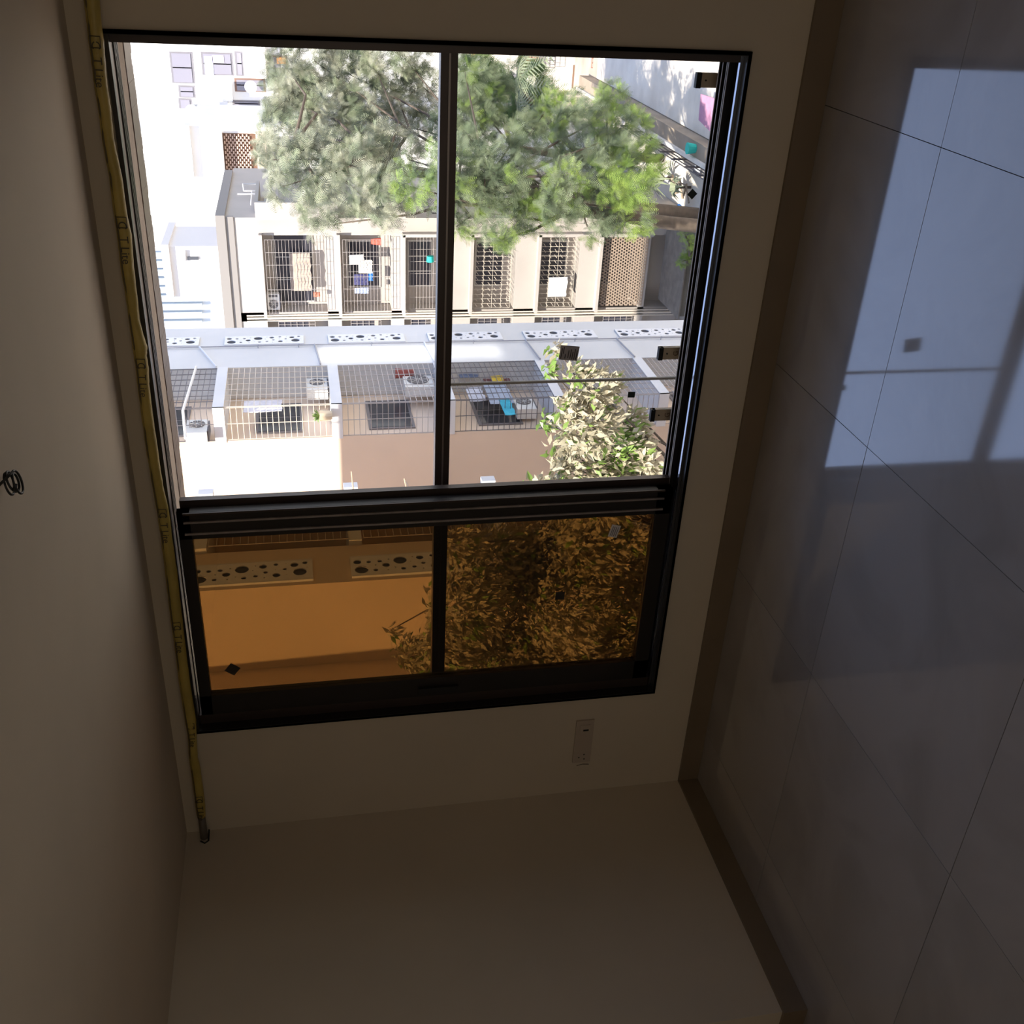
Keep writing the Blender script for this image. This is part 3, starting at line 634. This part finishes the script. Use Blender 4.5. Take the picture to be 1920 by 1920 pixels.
# rooftop cabin, east side parts
hs.add('roof_cabin', MB().box(xat(360, 556, 49), xat(360, 462, 49), 49, 52.5, HT-.4, zat(322, 510, 1, 49)).box(xat(360, 559, 48.8), xat(360, 459, 48.8), 48.8, 52.8, zat(322, 510, 1, 49), zat(308, 510, 1, 49)), mat('cabin_render', (.74, .71, .69), .85))
q0, q1 = at(352, 487, 1, 48.98), at(372, 482, 1, 48.98)
hs.add('cabin_vent', MB().box(q0[0], q1[0]+.02, 48.93, 49, q1[2], q0[2]), DGREY)
hs.add('cabin_pipe', MB().tube([at(345, 470, 1, 48.9), at(346, 490, 1, 48.9)], .07, 8), PIPEW)
sd = MB(); X = XR_
for (x0, x1, y0, y1, wd) in ((480, 632, 46.3, 50.5, .75), (742, 756, 46.4, 52, .7), (1085, 1095, 46.4, 50, .5)):
    sd = MB().box(X, X+wd, y0, y0+.25, zat(x1, 400, 0, X), zat(x0, 400, 0, X)).box(X, X+wd, y0+.25, y1, zat(x1, 400, 0, X), zat(x1, 400, 0, X)+.2).box(X+wd-.15, X+wd, y0+.25, y1, zat(x1, 400, 0, X), zat(x1, 400, 0, X)+1.0).box(X, X+wd, y0+.25, y1, zat(x0, 400, 0, X)-.15, zat(x0, 400, 0, X))
    hs.add('side_balcony', sd, HW)
for (xt, xb_) in ((495, 560), (660, 690), (800, 850)):
    f = hs.add('side_window', MB().box(X, X+.05, 47.5, 50, zat(xb_, 380, 0, X), zat(xt, 380, 0, X)), DW)
hs.add('wall_bracket', MB().tube([at(455, 345, 0, X+.3), at(485, 345, 0, X+.3), at(485, 358, 0, X+.3), at(457, 358, 0, X+.3), at(455, 345, 0, X+.3)], .03, 6).tube([at(445, 364, 0, X+.3), at(485, 364, 0, X+.3)], .035, 6).tube([at(472, 358, 0, X+.3), at(470, 384, 0, X+.3)], .025, 6), PIPEW)

# ---- buildings further off
def bgt(name, lab, parts, Y, d, m, cat='building'):
    x0, y0, x1, y1 = parts[0]
    c = at(x0, (y0+y1)/2, 1, Y); t = Thing(name, (c[0], Y+d/2, GZ), lab, cat)
    for ip_, (xa_, ya_, xb2, yb2) in enumerate(parts):
        zt = zat(xa_, (ya_+yb2)/2, 1, Y); zb = GZ if xb2 is None else zat(xb2, (ya_+yb2)/2, 1, Y)
        xm = xa_ if xb2 is None else (xa_+xb2)/2
        t.add('wall', MB().box(xat(xm, ya_, Y), xat(xm, yb2, Y), Y-.06*ip_, Y+d, zb, zt), m)
    return t
def rect(t, name, x0, y0, x1, y1, Y, th, m, proud=.0, label=None):
    zt, zb = zat(x0, (y0+y1)/2, 1, Y), zat(x1, (y0+y1)/2, 1, Y); xm = (x0+x1)/2
    return t.add(name, MB().box(xat(xm, y0, Y), xat(xm, y1, Y), Y-proud-th, Y-proud, zb, zt), m, label=label)
BW = mat('bright_render', (.84, .83, .82), .85, .03, .4)
SHG = mat('shaded_render', (.60, .58, .58), .85)
RGL = mat('room_grey', (.20, .19, .21), .7); RBR = mat('room_brown', (.22, .13, .10), .8)
b4 = bgt('white_tower', 'bright white tower with dark windows behind the dusty feathery tree, upper left of the view', [(318, 60, None, 243)], 95, 10, BW)
b4.add('wall', MB().box(xat(300, 243, 99), xat(300, 40, 99), 99, 106, GZ, zat(228, 150, 1, 99)), BW)
for (a, b, c_, d_, mm) in ((320, 97, 363, 156, RGL), (378, 98, 437, 141, RGL), (441, 96, 457, 142, RGL), (499, 104, 540, 152, RBR), (335, 160, 366, 183, RGL), (337, 184, 362, 241, RGL), (440, 147, 498, 172, RBR), (436, 188, 488, 200, RGL)):
    f = rect(b4, 'window', a, b, c_, d_, 95, .05, mm)
    n = 2
    zt, zb = zat(a+4, (b+d_)/2, 1, 95), zat(c_-4, (b+d_)/2, 1, 95); x0, x1 = xat((a+c_)/2, b+3, 95), xat((a+c_)/2, d_-3, 95)
    for k in range(n): sub(f, 'pane', MB().box(x0+(x1-x0)*k/n+(.04 if k else 0), x0+(x1-x0)*(k+1)/n-.04, 94.9, 94.94, zb, zt), mat('far_pane', (.26, .25, .30), .3))
for (a, b, c_, d_) in ((384, 153, 436, 186), (364, 196, 426, 216), (457, 82, 498, 141)): rect(b4, 'balcony_box', a, b, c_, d_, 95, 1.0, BW)
rect(b4, 'balcony_box', 364, 186, 428, 192, 95, 1.2, SLABM)
b4.add('satellite_dish', MB().bar(at(470, 163, 1, 93.9), at(470, 163, 1, 94.1)+np.array([0, 0, 0]), .5, 18), PIPEW); b4.add('satellite_dish', MB().bar(at(359, 208, 1, 93.5), at(359, 208, 1, 93.7), .5, 18), PIPEW)
rect(b4, 'curtain', 384, 105, 400, 141, 95, .03, cl('tower_laundry', (.62, .64, .95)), .1); rect(b4, 'shutter', 398, 103, 420, 118, 95, .03, cl('tower_shutter', (.40, .36, .42)), .1)
rect(b4, 'orange_awning', 519, 107, 536, 118, 95, .5, cl('orange_awning', (.55, .22, .06)), .1)
b3 = bgt('corner_house', 'white house with a brick lattice window between the grey house and the tower', [(358, 236, None, 332)], 68, 8, mat('corner_render', (.82, .79, .76), .85, .03, .4))
rect(b3, 'parapet_coping', 352, 232, 360, 334, 68, .4, SLABM)
rect(b3, 'sunshade', 414, 246, 420, 330, 68, .7, SLABM)
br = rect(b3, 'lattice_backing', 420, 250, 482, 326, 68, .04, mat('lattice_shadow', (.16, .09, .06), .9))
bz1, bz0 = zat(421, 288, 1, 68), zat(470, 288, 1, 68); bx0, bx1 = xat(450, 325, 68), xat(450, 251, 68)
lm = MB(); nr = 13
for r_ in range(nr):
    z = bz0+(bz1-bz0)*r_/nr; n = 8
    for k in range(n):
        x = bx0+(bx1-bx0)*(k+(.5 if r_ % 2 else 0))/n; lm.box(x, min(x+(bx1-bx0)/n*.6, bx1), 67.86, 67.95, z, z+(bz1-bz0)/nr*.62)
b3.add('brick_lattice', lm, mat('pale_brick', (.58, .42, .34), .9), kind='stuff')
rect(b3, 'spandrel', 482, 246, 500, 330, 68, .5, CREAM)
for a in (505, 600, 700): rect(b3, 'window', a, 256, a+50, 318, 68, .05, RGL)
b2 = bgt('plain_house', 'blank white building above the grey house roof line', [(262, 246, None, 470)], 80, 10, BW)
rect(b2, 'parapet_coping', 256, 243, 262, 474, 80, .3, SLABM)
pass
b5 = bgt('distant_block', 'distant pale blue block with striped balconies above the small roof cabin', [(284, 466, None, 640)], 110, 10, mat('blue_render', (.58, .63, .70), .85))
for k in range(9):
    y = 470+k*16; rect(b5, 'balcony_band', 284, y, 380, y+6, 110, .6, mat('blue_band', (.34, .40, .47), .7))
b6 = bgt('low_house', 'low cream house with brick lattice windows at the upper right corner of the yard', [(866, 60, None, 104), (935, 60, None, 128), (1012, 60, None, 168)], 72, 10, mat('sun_cream', (.78, .72, .64), .85, .04, .5))
rect(b6, 'window', 972, 97, 1010, 126, 71.5, .05, mat('brick_shade', (.42, .27, .20), .9))
rect(b6, 'door', 1073, 122, 1106, 166, 71.8, .05, mat('brown_door', (.22, .13, .09), .8))
rect(b6, 'orange_post', 884, 92, 893, 106, 71.6, .3, mat('orange_paint', (.72, .38, .08), .7))
hg = MB(); Y6 = 71.3
z1, z0 = zat(972, 110, 1, Y6), zat(1042, 110, 1, Y6); x0, x1 = xat(1005, 126, Y6), xat(1005, 92, Y6)
hg = grille_y(Y6, x0, x1, z0, z1, .2, .35, .02); b6.add('grille', hg, BARD, kind='stuff')
z1, z0 = zat(1110, 110, 1, Y6-4), zat(1182, 110, 1, Y6-4); x0, x1 = xat(1145, 128, Y6-4), xat(1145, 92, Y6-4)
b6.add('yard_grille', grille_y(Y6-4, x0, x1, z0, z1, .28, .2, .03), mat('red_brick_grille', (.42, .20, .15), .8), kind='stuff')

drape('checked_cloth', 'violet chequered cloth drying beside the poles at the nearest caged balcony', 'cloth', 770, 926, 812, 944, 0, -10.45, cl('violet_check', (.50, .36, .50)))
for (a, b, lab) in (((659, 884), (664, 936), 'thin upright clothes pole beside the white slab end'), ((758, 897), (768, 942), 'thin clothes pole next to the violet chequered cloth')):
    p0 = at(*a, 0, -10.4); p1 = at(*b, 0, -10.87); tag(MB().bar(p0, p1, .014, 6, .02).build('clothes_pole', cl('bamboo', (.45, .34, .24))), lab, 'pole')
tag(MB().bar(at(760, 900, 0, -10.42), at(773, 930, 0, -10.42), .006, 5).build('clothes_line', cl('line_cord', (.20, .17, .15))), 'thin cord slanting from the clothes pole to the chequered cloth', 'cord')

# ================================================================== TREES
def np_mesh(name, V, Fq, mats, mi=None, parent=None, kind='stuff'):
    me = bpy.data.meshes.new(name); V = np.asarray(V, dtype=np.float32); Fq = np.asarray(Fq, dtype=np.int32); k = Fq.shape[1]
    me.vertices.add(len(V)); me.vertices.foreach_set('co', V.ravel())
    me.loops.add(Fq.size); me.loops.foreach_set('vertex_index', Fq.ravel())
    me.polygons.add(len(Fq)); me.polygons.foreach_set('loop_start', np.arange(0, Fq.size, k, dtype=np.int32))
    me.polygons.foreach_set('loop_total', np.full(len(Fq), k, dtype=np.int32))
    for m_ in mats: me.materials.append(m_)
    if mi is not None: me.polygons.foreach_set('material_index', np.asarray(mi, dtype=np.int32))
    me.update(calc_edges=True); o = bpy.data.objects.new(name, me); COL.objects.link(o)
    if parent: put(o, parent)
    if kind: o['kind'] = kind
    return o
def unit(v): return v/np.maximum(1e-6, np.linalg.norm(v, axis=-1, keepdims=True))
def leafmat(name, c, c2, rough=.55, tr=.25):
    m = mat(name, c, rough, 0, 1.3, 0, 0, .35, c2=c2, detail=5); N = m.node_tree
    p = N.nodes['Principled BSDF']; out = N.nodes['Material Output']; t = N.nodes.new('ShaderNodeBsdfTranslucent'); mx = N.nodes.new('ShaderNodeMixShader'); mx.inputs[0].default_value = tr
    src = p.inputs['Base Color'].links[0].from_socket; N.links.new(src, t.inputs[0]); N.links.new(p.outputs[0], mx.inputs[1]); N.links.new(t.outputs[0], mx.inputs[2]); N.links.new(mx.outputs[0], out.inputs[0]); return m
def lumps_world(lumps, Y, back=0):
    L = []
    for (x, y, r) in lumps:
        yy = Y + rnd.uniform(-1.2, 1.2) + back*min(1, max(0, (335-y)/120)); c = at(x, y, 1, yy); d = np.linalg.norm(c-np.array([0, 0, CAMZ])); L.append((c, r/F*d))
    return L
def feather_tree(name, label, lumps, Y, tufts, m1, m2, pbright, trunk, flen=.42, lump_lit=None, back=0):
    L = lumps_world(lumps, Y, back); W = np.array([r**2 for c, r in L]); W = W/W.sum()
    idx = NR.choice(len(L), tufts, p=W); C = np.array([L[i][0] for i in idx]); Rr = np.array([L[i][1] for i in idx])
    d = unit(NR.normal(size=(tufts, 3))); d[:, 1] = np.where(NR.random(tufts) < .75, -abs(d[:, 1]), d[:, 1]); d[:, 2] += .15; d = unit(d)
    P = C + d*(Rr*NR.uniform(.55, 1.08, tufts))[:, None]*np.array([1, .75, 1])
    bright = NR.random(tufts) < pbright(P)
    if lump_lit: bright = np.array([NR.random() < lump_lit[i % len(lump_lit)] for i in idx])  # per lump, brighter leaves paint lit clumps and darker ones shaded depths
    V = []; Fq = []; MI = []; base = 0; nf = 7; nl = 10
    ts = np.linspace(.12, 1, nl)
    for t in range(tufts):
        out = d[t]; u = unit(np.cross(out, [0, 0, 1.0])+1e-6); v = np.cross(u, out); s = flen*NR.uniform(.75, 1.35)
        th = np.linspace(0, 2*np.pi, nf, endpoint=False)+NR.random()
        sp = NR.uniform(.55, 1.25, nf)
        dirs = unit(out[None]*np.cos(sp)[:, None]+(u[None]*np.cos(th)[:, None]+v[None]*np.sin(th)[:, None])*np.sin(sp)[:, None]+np.array([0, 0, -.42])[None]+NR.normal(size=(nf, 3))*.15)
        SR = unit(out[None]+NR.normal(size=(nf, 3))*.75)
        for f in range(nf):
            D = dirs[f]; side = unit(np.cross(D, SR[f])+1e-4)
            ax = P[t][None]+D[None]*(ts*s)[:, None]+np.array([0, 0, -.10*s])[None]*(ts**2)[:, None]
            ll = s*.30*np.sin(np.pi*(.12+.8*ts))
            for sg in (-1, 1):
                tip = ax+side[None]*(sg*ll)[:, None]+D[None]*(ll*.55)[:, None]
                wv = D[None]*(s*.022)
                q = np.stack([ax-wv, ax+wv, tip+wv*.3, tip-wv*.3], 1).reshape(-1, 3)
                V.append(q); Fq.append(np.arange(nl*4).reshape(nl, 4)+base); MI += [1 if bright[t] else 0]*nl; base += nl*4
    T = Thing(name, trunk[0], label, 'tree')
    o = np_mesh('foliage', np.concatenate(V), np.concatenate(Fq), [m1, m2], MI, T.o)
    BK = mat('tree_bark', (.11, .085, .065), .9, .2, 5, .3)
    T.add('trunk', MB().tube(trunk, [.32-.16*i/(len(trunk)-1) for i in range(len(trunk))], 9), BK, True)
    br = MB(); top = Vector(tuple(map(float, trunk[-1])))
    n_ = 0
    for (c, r) in L:
        k = max(1, len(trunk)-2); st = Vector(tuple(map(float, trunk[rnd.randint(max(1, len(trunk)//2), len(trunk)-1)]))); c_ = Vector(tuple(map(float, c)))
        mid = (st+c_)/2+Vector((rnd.uniform(-.5, .5), rnd.uniform(-.3, .3), rnd.uniform(-.6, .2)))
        b_ = MB().tube([st, mid, c_+Vector((0, 0, r*.4))], [.09, .055, .02], 6); T.add('branch', b_, BK, True)
    return T
PALE = leafmat('dusty_leaf', (.47, .46, .35), (.19, .22, .15), .55, .12); PALE2 = leafmat('olive_leaf', (.34, .37, .24), (.12, .16, .09), .55, .12)
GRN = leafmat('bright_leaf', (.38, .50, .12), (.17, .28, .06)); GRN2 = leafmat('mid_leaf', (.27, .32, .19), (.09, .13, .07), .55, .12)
pale_l = [(560,130,48),(610,115,45),(660,130,55),(720,120,45),(775,110,35),(540,190,42),(545,240,50),(600,200,60),(640,240,65),(700,215,60),(765,190,40),(530,300,42),(545,350,35),(610,310,60),(660,330,55),(700,360,45),(600,385,34),(592,425,18),(740,290,45),(790,150,30),(725,395,26),(705,290,45),(520,270,34),(785,240,26)]
feather_tree('feathery_tree', 'tall dusty grey-green feathery tree in front of the white buildings', pale_l, 41.5, 1300, PALE, PALE2, lambda P: np.full(len(P), .4), [(-10.9, 43, GZ+.05), (-10.4, 43, -12), (-9.6, 42.8, -7), (-8.8, 42.7, -2), (-8.3, 44.5, 1.5)], .52, back=9)
green_l = [(885,130,34),(905,185,50),(880,235,50),(960,300,45),(1040,210,42),(1085,255,55),(1140,225,42),(1175,255,40),(1200,300,30),(1140,300,45),(1180,345,42),(1190,395,32),(1135,385,48),(1080,330,50),(1010,330,45),(930,330,50),(880,300,50),(875,375,45),(865,425,22),(935,400,45),(945,450,18),(1000,395,36),(785,350,40),(780,300,30),(840,330,40),(1110,425,22),(840,250,35),(1050,380,38),(1150,190,28),(985,250,30)]
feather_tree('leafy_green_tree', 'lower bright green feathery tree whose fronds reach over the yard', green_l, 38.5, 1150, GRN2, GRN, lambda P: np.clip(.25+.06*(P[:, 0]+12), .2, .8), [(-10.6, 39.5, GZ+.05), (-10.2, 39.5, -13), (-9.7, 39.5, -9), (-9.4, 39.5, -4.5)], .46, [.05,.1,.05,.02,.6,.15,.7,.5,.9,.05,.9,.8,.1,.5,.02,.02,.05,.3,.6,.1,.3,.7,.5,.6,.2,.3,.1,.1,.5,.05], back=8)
back_l = [(880,135,26),(920,150,24),(965,135,18),(1000,145,16),(930,190,36),(985,205,34),(1030,180,16)]
feather_tree('yard_tree', 'dark green tree behind the bright one, beside the low cream house', back_l, 56, 260, leafmat('deep_leaf', (.20, .30, .12), (.10, .17, .07)), GRN, lambda P: np.full(len(P), .25), [(-11.4, 58, GZ+.05), (-11.2, 58, -13), (-10.7, 57, -10)], .6)
# a palm by the low house
pc = at(975, 168, 1, 52); PT = Thing('palm', (pc[0], 52, GZ), 'palm with arching grey-green fronds above the green tree', 'palm')
PT.add('trunk', MB().tube([(-10.2, 52.2, GZ+.05), (-9.9, 52.1, pc[2]-3), tuple(pc)], [.2, .17, .14], 8), MATS['tree_bark'], True)
for k in range(12):
    a = k*2*math.pi/12+.2; fm = MB(); pr = []
    for j in range(9):
        t = j/8; pr.append(Vector((pc[0]+2.6*t*math.cos(a), 52+2.6*t*math.sin(a), pc[2]+.9*t-2.0*t*t)))
    fm.tube(pr, [.035*(1-.7*j/8) for j in range(9)], 4)
    for j in range(1, 9):
        dd = (pr[j]-pr[j-1]).normalized(); sd_ = dd.cross(Vector((0, 0, 1))).normalized()
        for h in range(2):
            o_ = pr[j-1]+(pr[j]-pr[j-1])*h/2; l = .75*math.sin(math.pi*(.15+.8*j/9))
            for sg in (-1, 1):
                tp = o_+sd_*sg*l+dd*l*.6-Vector((0, 0, .25*l)); fm.quad(o_, o_+dd*.11, tp)
    PT.add('frond', fm, PALE2)
# the broad-leaved tree close outside
near_l = [(1100,790,62),(1150,850,72),(1085,880,60),(1180,800,36),(1110,725,40),(1060,760,26),(1075,700,22),(1040,655,12),(1028,690,12),(1025,790,16),(1140,720,22),(1050,840,28),(1020,915,24),(1060,925,45),(1130,930,60),(1200,920,36),(1215,870,22),(1100,1010,85),(1160,1060,60),(1020,1030,70),(940,1050,80),(1060,1120,95),(950,1140,95),(870,1130,80),(1150,1160,60),(860,1020,40),(1050,1210,75),(930,1220,80),(830,1215,60),(770,1220,36),(735,1180,12),(1100,1265,50),(1010,1265,50),(920,1268,46),(1180,1215,34),(850,1262,36),(800,1265,26),(1195,1120,24),(1140,1230,50),(1190,1010,26),(990,905,10)]
NL = []
for (x, y, r) in near_l:
    yy = 11.2+rnd.uniform(-.5, .5); c = at(x, y, 1, yy); NL.append((c, r/F*np.linalg.norm(c-np.array([0, 0, CAMZ]))))
n = 21000
W = np.array([r**2 for c, r in NL]); W /= W.sum(); idx = NR.choice(len(NL), n, p=W)
C = np.array([NL[i][0] for i in idx]); Rr = np.array([NL[i][1] for i in idx])
d = unit(NR.normal(size=(n, 3))); d[:, 1] = np.where(NR.random(n) < .7, -abs(d[:, 1]), d[:, 1])
P = C+d*(Rr*NR.uniform(.45, 1.04, n))[:, None]
def leaf_arrays(P, d, size):
    n = len(P); D = unit(d*.45+NR.normal(size=(n, 3))*.42+np.array([0, 0, -.55])); S = unit(np.cross(D, NR.normal(size=(n, 3)))); Nn = np.cross(S, D)
    l = size[:, None]; w_ = l*.21
    a = P; tip = P+D*l-Nn*l*.10; mid = P+D*l*.45+Nn*l*.05; L_ = P+D*l*.42+S*w_+Nn*l*.10; R_ = P+D*l*.42-S*w_+Nn*l*.10
    V = np.stack([a, L_, tip, R_, mid], 1).reshape(-1, 3); b = np.arange(n)[:, None]*5
    T_ = np.concatenate([b+np.array([0, 1, 4]), b+np.array([1, 2, 4]), b+np.array([2, 3, 4]), b+np.array([3, 0, 4])]); return V, T_
V, T_ = leaf_arrays(P, d, NR.uniform(.085, .16, n))
DUST = leafmat('dusty_broad_leaf', (.62, .56, .42), (.36, .32, .21), .6, .18); FRESH = leafmat('fresh_broad_leaf', (.32, .46, .12), (.18, .30, .06), .45, .3)
fresh = NR.random(n) < np.where((P[:, 0] > -6.1), .12, .10)
hot = np.array([at(1020, 690, 1, 11.2), at(1025, 800, 1, 11.2), at(1130, 960, 1, 11.2), at(1040, 930, 1, 11.2), at(1160, 840, 1, 11.2)])
near_hot = np.min(np.linalg.norm(P[:, None]-hot[None], axis=2), axis=1) < .33
fresh = fresh | (near_hot & (NR.random(n) < .7))
T3 = Thing('broad_leaved_tree', (-7.3, 11.6, GZ), 'broad-leaved tree with dust-covered leaves growing close outside the window', 'tree')
np_mesh('foliage', V, T_, [DUST, FRESH], np.tile(fresh.astype(int), 4), T3.o)
BK = MATS['tree_bark']
T3.add('trunk', MB().tube([(-7.3, 11.8, GZ), (-7.2, 11.8, -9), (-7.5, 11.7, -4), (-7.2, 11.6, -1.2)], [.22, .18, .12, .06], 9), BK, True)
for (c, r) in NL:
    st = Vector((-7.35, 11.7, max(-8, min(-1.5, c[2]-2.2)))); c_ = Vector(tuple(map(float, c)))
    T3.add('branch', MB().tube([st, (st+c_)/2+Vector((rnd.uniform(-.2, .2), .1, -.1)), c_], [.035, .022, .006], 5), BK, True)
# single large leaves on the camera side, each a part sharing one of four shapes
LM = []
for k in range(4):
    v0, t0 = leaf_arrays(np.zeros((1, 3)), np.array([[0, -1, 0]]), np.array([.13+.015*k]))
    me = bpy.data.meshes.new('leaf'); me.from_pydata([tuple(map(float, q)) for q in v0], [], [tuple(map(int, q)) for q in t0]); me.materials.append(DUST if k < 3 else FRESH); LM.append(me)
k = 0; order = NR.permutation(len(NL)*9)
for q_ in order[:280]:
    c, r = NL[q_ // 9]; dd = unit(NR.normal(size=3)); dd[1] = -abs(dd[1])-.2; dd = unit(dd)
    o = bpy.data.objects.new('leaf', LM[k % 4]); COL.objects.link(o); o.parent = T3.o; o.location = Vector(tuple(c+dd*r*1.03))-T3.o.location
    o.rotation_euler = (rnd.uniform(-.6, .6), rnd.uniform(-.6, .6), rnd.uniform(0, 6.3)); k += 1
# small shrub near the foot of the yard
shr = [(1288, 440, 9), (1291, 470, 12), (1283, 490, 9), (1296, 455, 10)]
feather_tree('yard_shrub', 'small light green shrub low beside the grey house', shr, 42.4, 60, GRN, GRN, lambda P: np.full(len(P), .5), [(xat(1300, 465, 42.5), 42.6, GZ), (xat(1290, 465, 42.5), 42.5, zat(1300, 465, 1, 42.5))], .22)

# ================================================================== THE YARD
def gat(x, y, z=GZ): return at(x, y, 2, z)
bw = Thing('boundary_wall', (-8.6, 52, GZ), 'long low boundary wall with a pale coping along the concrete yard', 'wall')
BRW = mat('shaded_brown_render', (.34, .27, .20), .9, .2, .8, .2)  # dark brown paints the shade on the wall's yard face
bw.add('wall_body', MB().box(-8.95, -8.25, 40, 67.5, GZ, GZ+.75), BRW); bw.add('coping', MB().box(-9.10, -8.92, 40, 67.5, GZ, GZ+.9), mat('pale_coping', (.74, .68, .60), .85, .08, 2))
rl = Thing('yard_railing', (-9.4, 50, GZ), 'dark metal railing along the footpath below the boundary wall', 'railing')
for k in range(9):
    y = 43+k*1.75; rl.add('post', MB().box(-9.5, -9.42, y, y+.06, GZ, GZ+1.0), BARD)
for z in (.25, .5, .75, .98): rl.add('rail', MB().box(-9.48, -9.44, 43, 57.1, GZ+z-.02, GZ+z+.02), BARD)
c = gat(1332, 212, GZ+.8); tag(MB().quad((c[0]-.9, c[1]-1.6, c[2]), (c[0]+.7, c[1]-1.4, c[2]+.1), (c[0]+.6, c[1]+1.2, c[2]+.1), (c[0]-.5, c[1]+1.3, c[2])).quad((c[0]-.9, c[1]-1.6, c[2]-.03), (c[0]-.5, c[1]+1.3, c[2]-.03), (c[0]+.6, c[1]+1.2, c[2]+.07), (c[0]+.7, c[1]-1.4, c[2]+.07)).build('tarpaulin', cl('pink_tarp', (.50, .24, .36))), 'faded pink and grey tarpaulin at the low edge of the concrete yard', 'tarpaulin')
c = gat(1316, 262, GZ+.5); tag(MB().bar((-8.55, c[1], GZ+.755), (-8.55, c[1], GZ+1.15), .2, 12, .26).build('turquoise_bucket', cl('turq_bucket', (.03, .50, .42))), 'turquoise bucket on the boundary wall', 'bucket')
c = gat(1312, 310); t = Thing('framed_board', (c[0], c[1], GZ+.04), 'white board in a dark frame lying on the footpath by the railing', 'board')
t.add('frame', MB().box(c[0]-.42, c[0]+.42, c[1]-.5, c[1]+.5, GZ+.045, GZ+.10), cl('board_frame', (.16, .15, .17))); t.add('panel', MB().box(c[0]-.3, c[0]+.3, c[1]-.38, c[1]+.38, GZ+.10, GZ+.115), cl('board_panel', (.78, .80, .84)))
BLU = mat('blue_pipe', (.12, .38, .78), .5, .1, 3)
sh = Thing('lean_to_shed', (-13, 44.8, GZ), 'low dark lean-to against the foot of the grey house', 'shed')
sh.add('wall_body', MB().box(-15.5, -11.95, 43.4, 46.2, GZ, GZ+1.5), mat('shed_dark', (.13, .12, .10), .9, .15, 2)); sh.add('roof_sheet', MB().box(-15.6, -11.9, 43.3, 46.25, GZ+1.5, GZ+1.56), mat('shed_roof', (.17, .15, .13), .85, .2, 3))
for i, (a, b, lab) in enumerate((((1240, 399), (1272, 404), 'short light blue pipe beside the white cone at the corner of the grey house'), ((1250, 408), (1304, 415), 'long light blue pipe lying on the lean-to beside the grey house'), ((1272, 384), (1305, 412), 'bright blue pipe leaning across the other two by the grey house'))):
    tag(MB().bar(at(*a, 1, 45.6), at(*b, 1, 45.0-.3*i), .07, 8).build('blue_pipe', BLU), lab, 'pipe', 'blue pipes')
c = at(1232, 398, 1, 45.6); tag(MB().bar((c[0], c[1], c[2]-.55), (c[0], c[1], c[2]+.1), .3, 8, .05).build('white_cone', cl('white_plastic', (.78, .76, .72))), 'white pointed cover at the end of the blue pipes', 'cover')
c = gat(1285, 530, GZ+.5); c = at(1290, 535, 1, 41.5); c[2] = GZ+.4
tb = MB(); G = 7
H = [[c[2]+rnd.uniform(-.2, .3) for _ in range(G)] for _ in range(G)]
for i in range(G-1):
    for j in range(G-1):
        f = lambda a, b: (c[0]-.9+1.8*a/(G-1), c[1]-.8+1.6*b/(G-1), H[a][b])
        tb.quad(f(i, j), f(i+1, j), f(i+1, j+1), f(i, j+1))
ob = tb.build('grey_tarpaulin', cl('grey_tarp', (.30, .30, .29))); ob.modifiers.new('s', 'SOLIDIFY').thickness = .03; tag(ob, 'crumpled grey tarpaulin heap beside the small shrub', 'tarpaulin')
# debris of planks and stones in the shaded corner
for k in range(8):
    x, y = 1262+5.5*k, 344+((k*11) % 27); c = gat(x, y); c[0] = max(c[0], -10.9); a = rnd.uniform(0, 3.1); l = rnd.uniform(.25, .5)
    z = GZ+.05+.07*(k % 4)
    tag(MB().bar((c[0]-l*math.cos(a), c[1]-l*math.sin(a), z+.06), (c[0]+l*math.cos(a), c[1]+l*math.sin(a), z+rnd.uniform(.06, .3)), rnd.uniform(.04, .09), 5).build('plank', cl('old_wood', (.34, .27, .20))), 'weathered plank in the heap of scrap beside the grey house', 'plank', 'scrap planks')
# low palms by the railing
for k, (x, y, s, lab) in enumerate(((1200, 268, 1.1, 'spiky palm plant at the far end of the railing'), (1250, 290, 1.2, 'spiky palm plant at the middle of the railing'), (1275, 318, .8, 'smallest spiky palm plant near the framed board'))):
    c = gat(x, y, GZ+.7); c[0] = min(c[0], -10.75+.05*k); s *= .9; t = Thing('palm_plant', (c[0], c[1], GZ), lab, 'plant'); t.add('stem', MB().tube([(c[0], c[1], GZ), (c[0], c[1], GZ+.6)], .07, 6), MATS['tree_bark'])
    for j in range(13):
        a = j*2*math.pi/13+rnd.random()*.3; b = MB(); p0 = Vector((c[0], c[1], GZ+.6)); e_ = p0+Vector((s*math.cos(a), s*math.sin(a), .15*rnd.random())); mdp = (p0+e_)/2+Vector((0, 0, .45*s)); sdv = Vector((-math.sin(a), math.cos(a), 0))*.05
        b.quad(p0-sdv, mdp-sdv*1.6, mdp+sdv*1.6, p0+sdv).quad(mdp-sdv*1.6, e_, mdp+sdv*1.6); t.add('frond', b, PALE2)
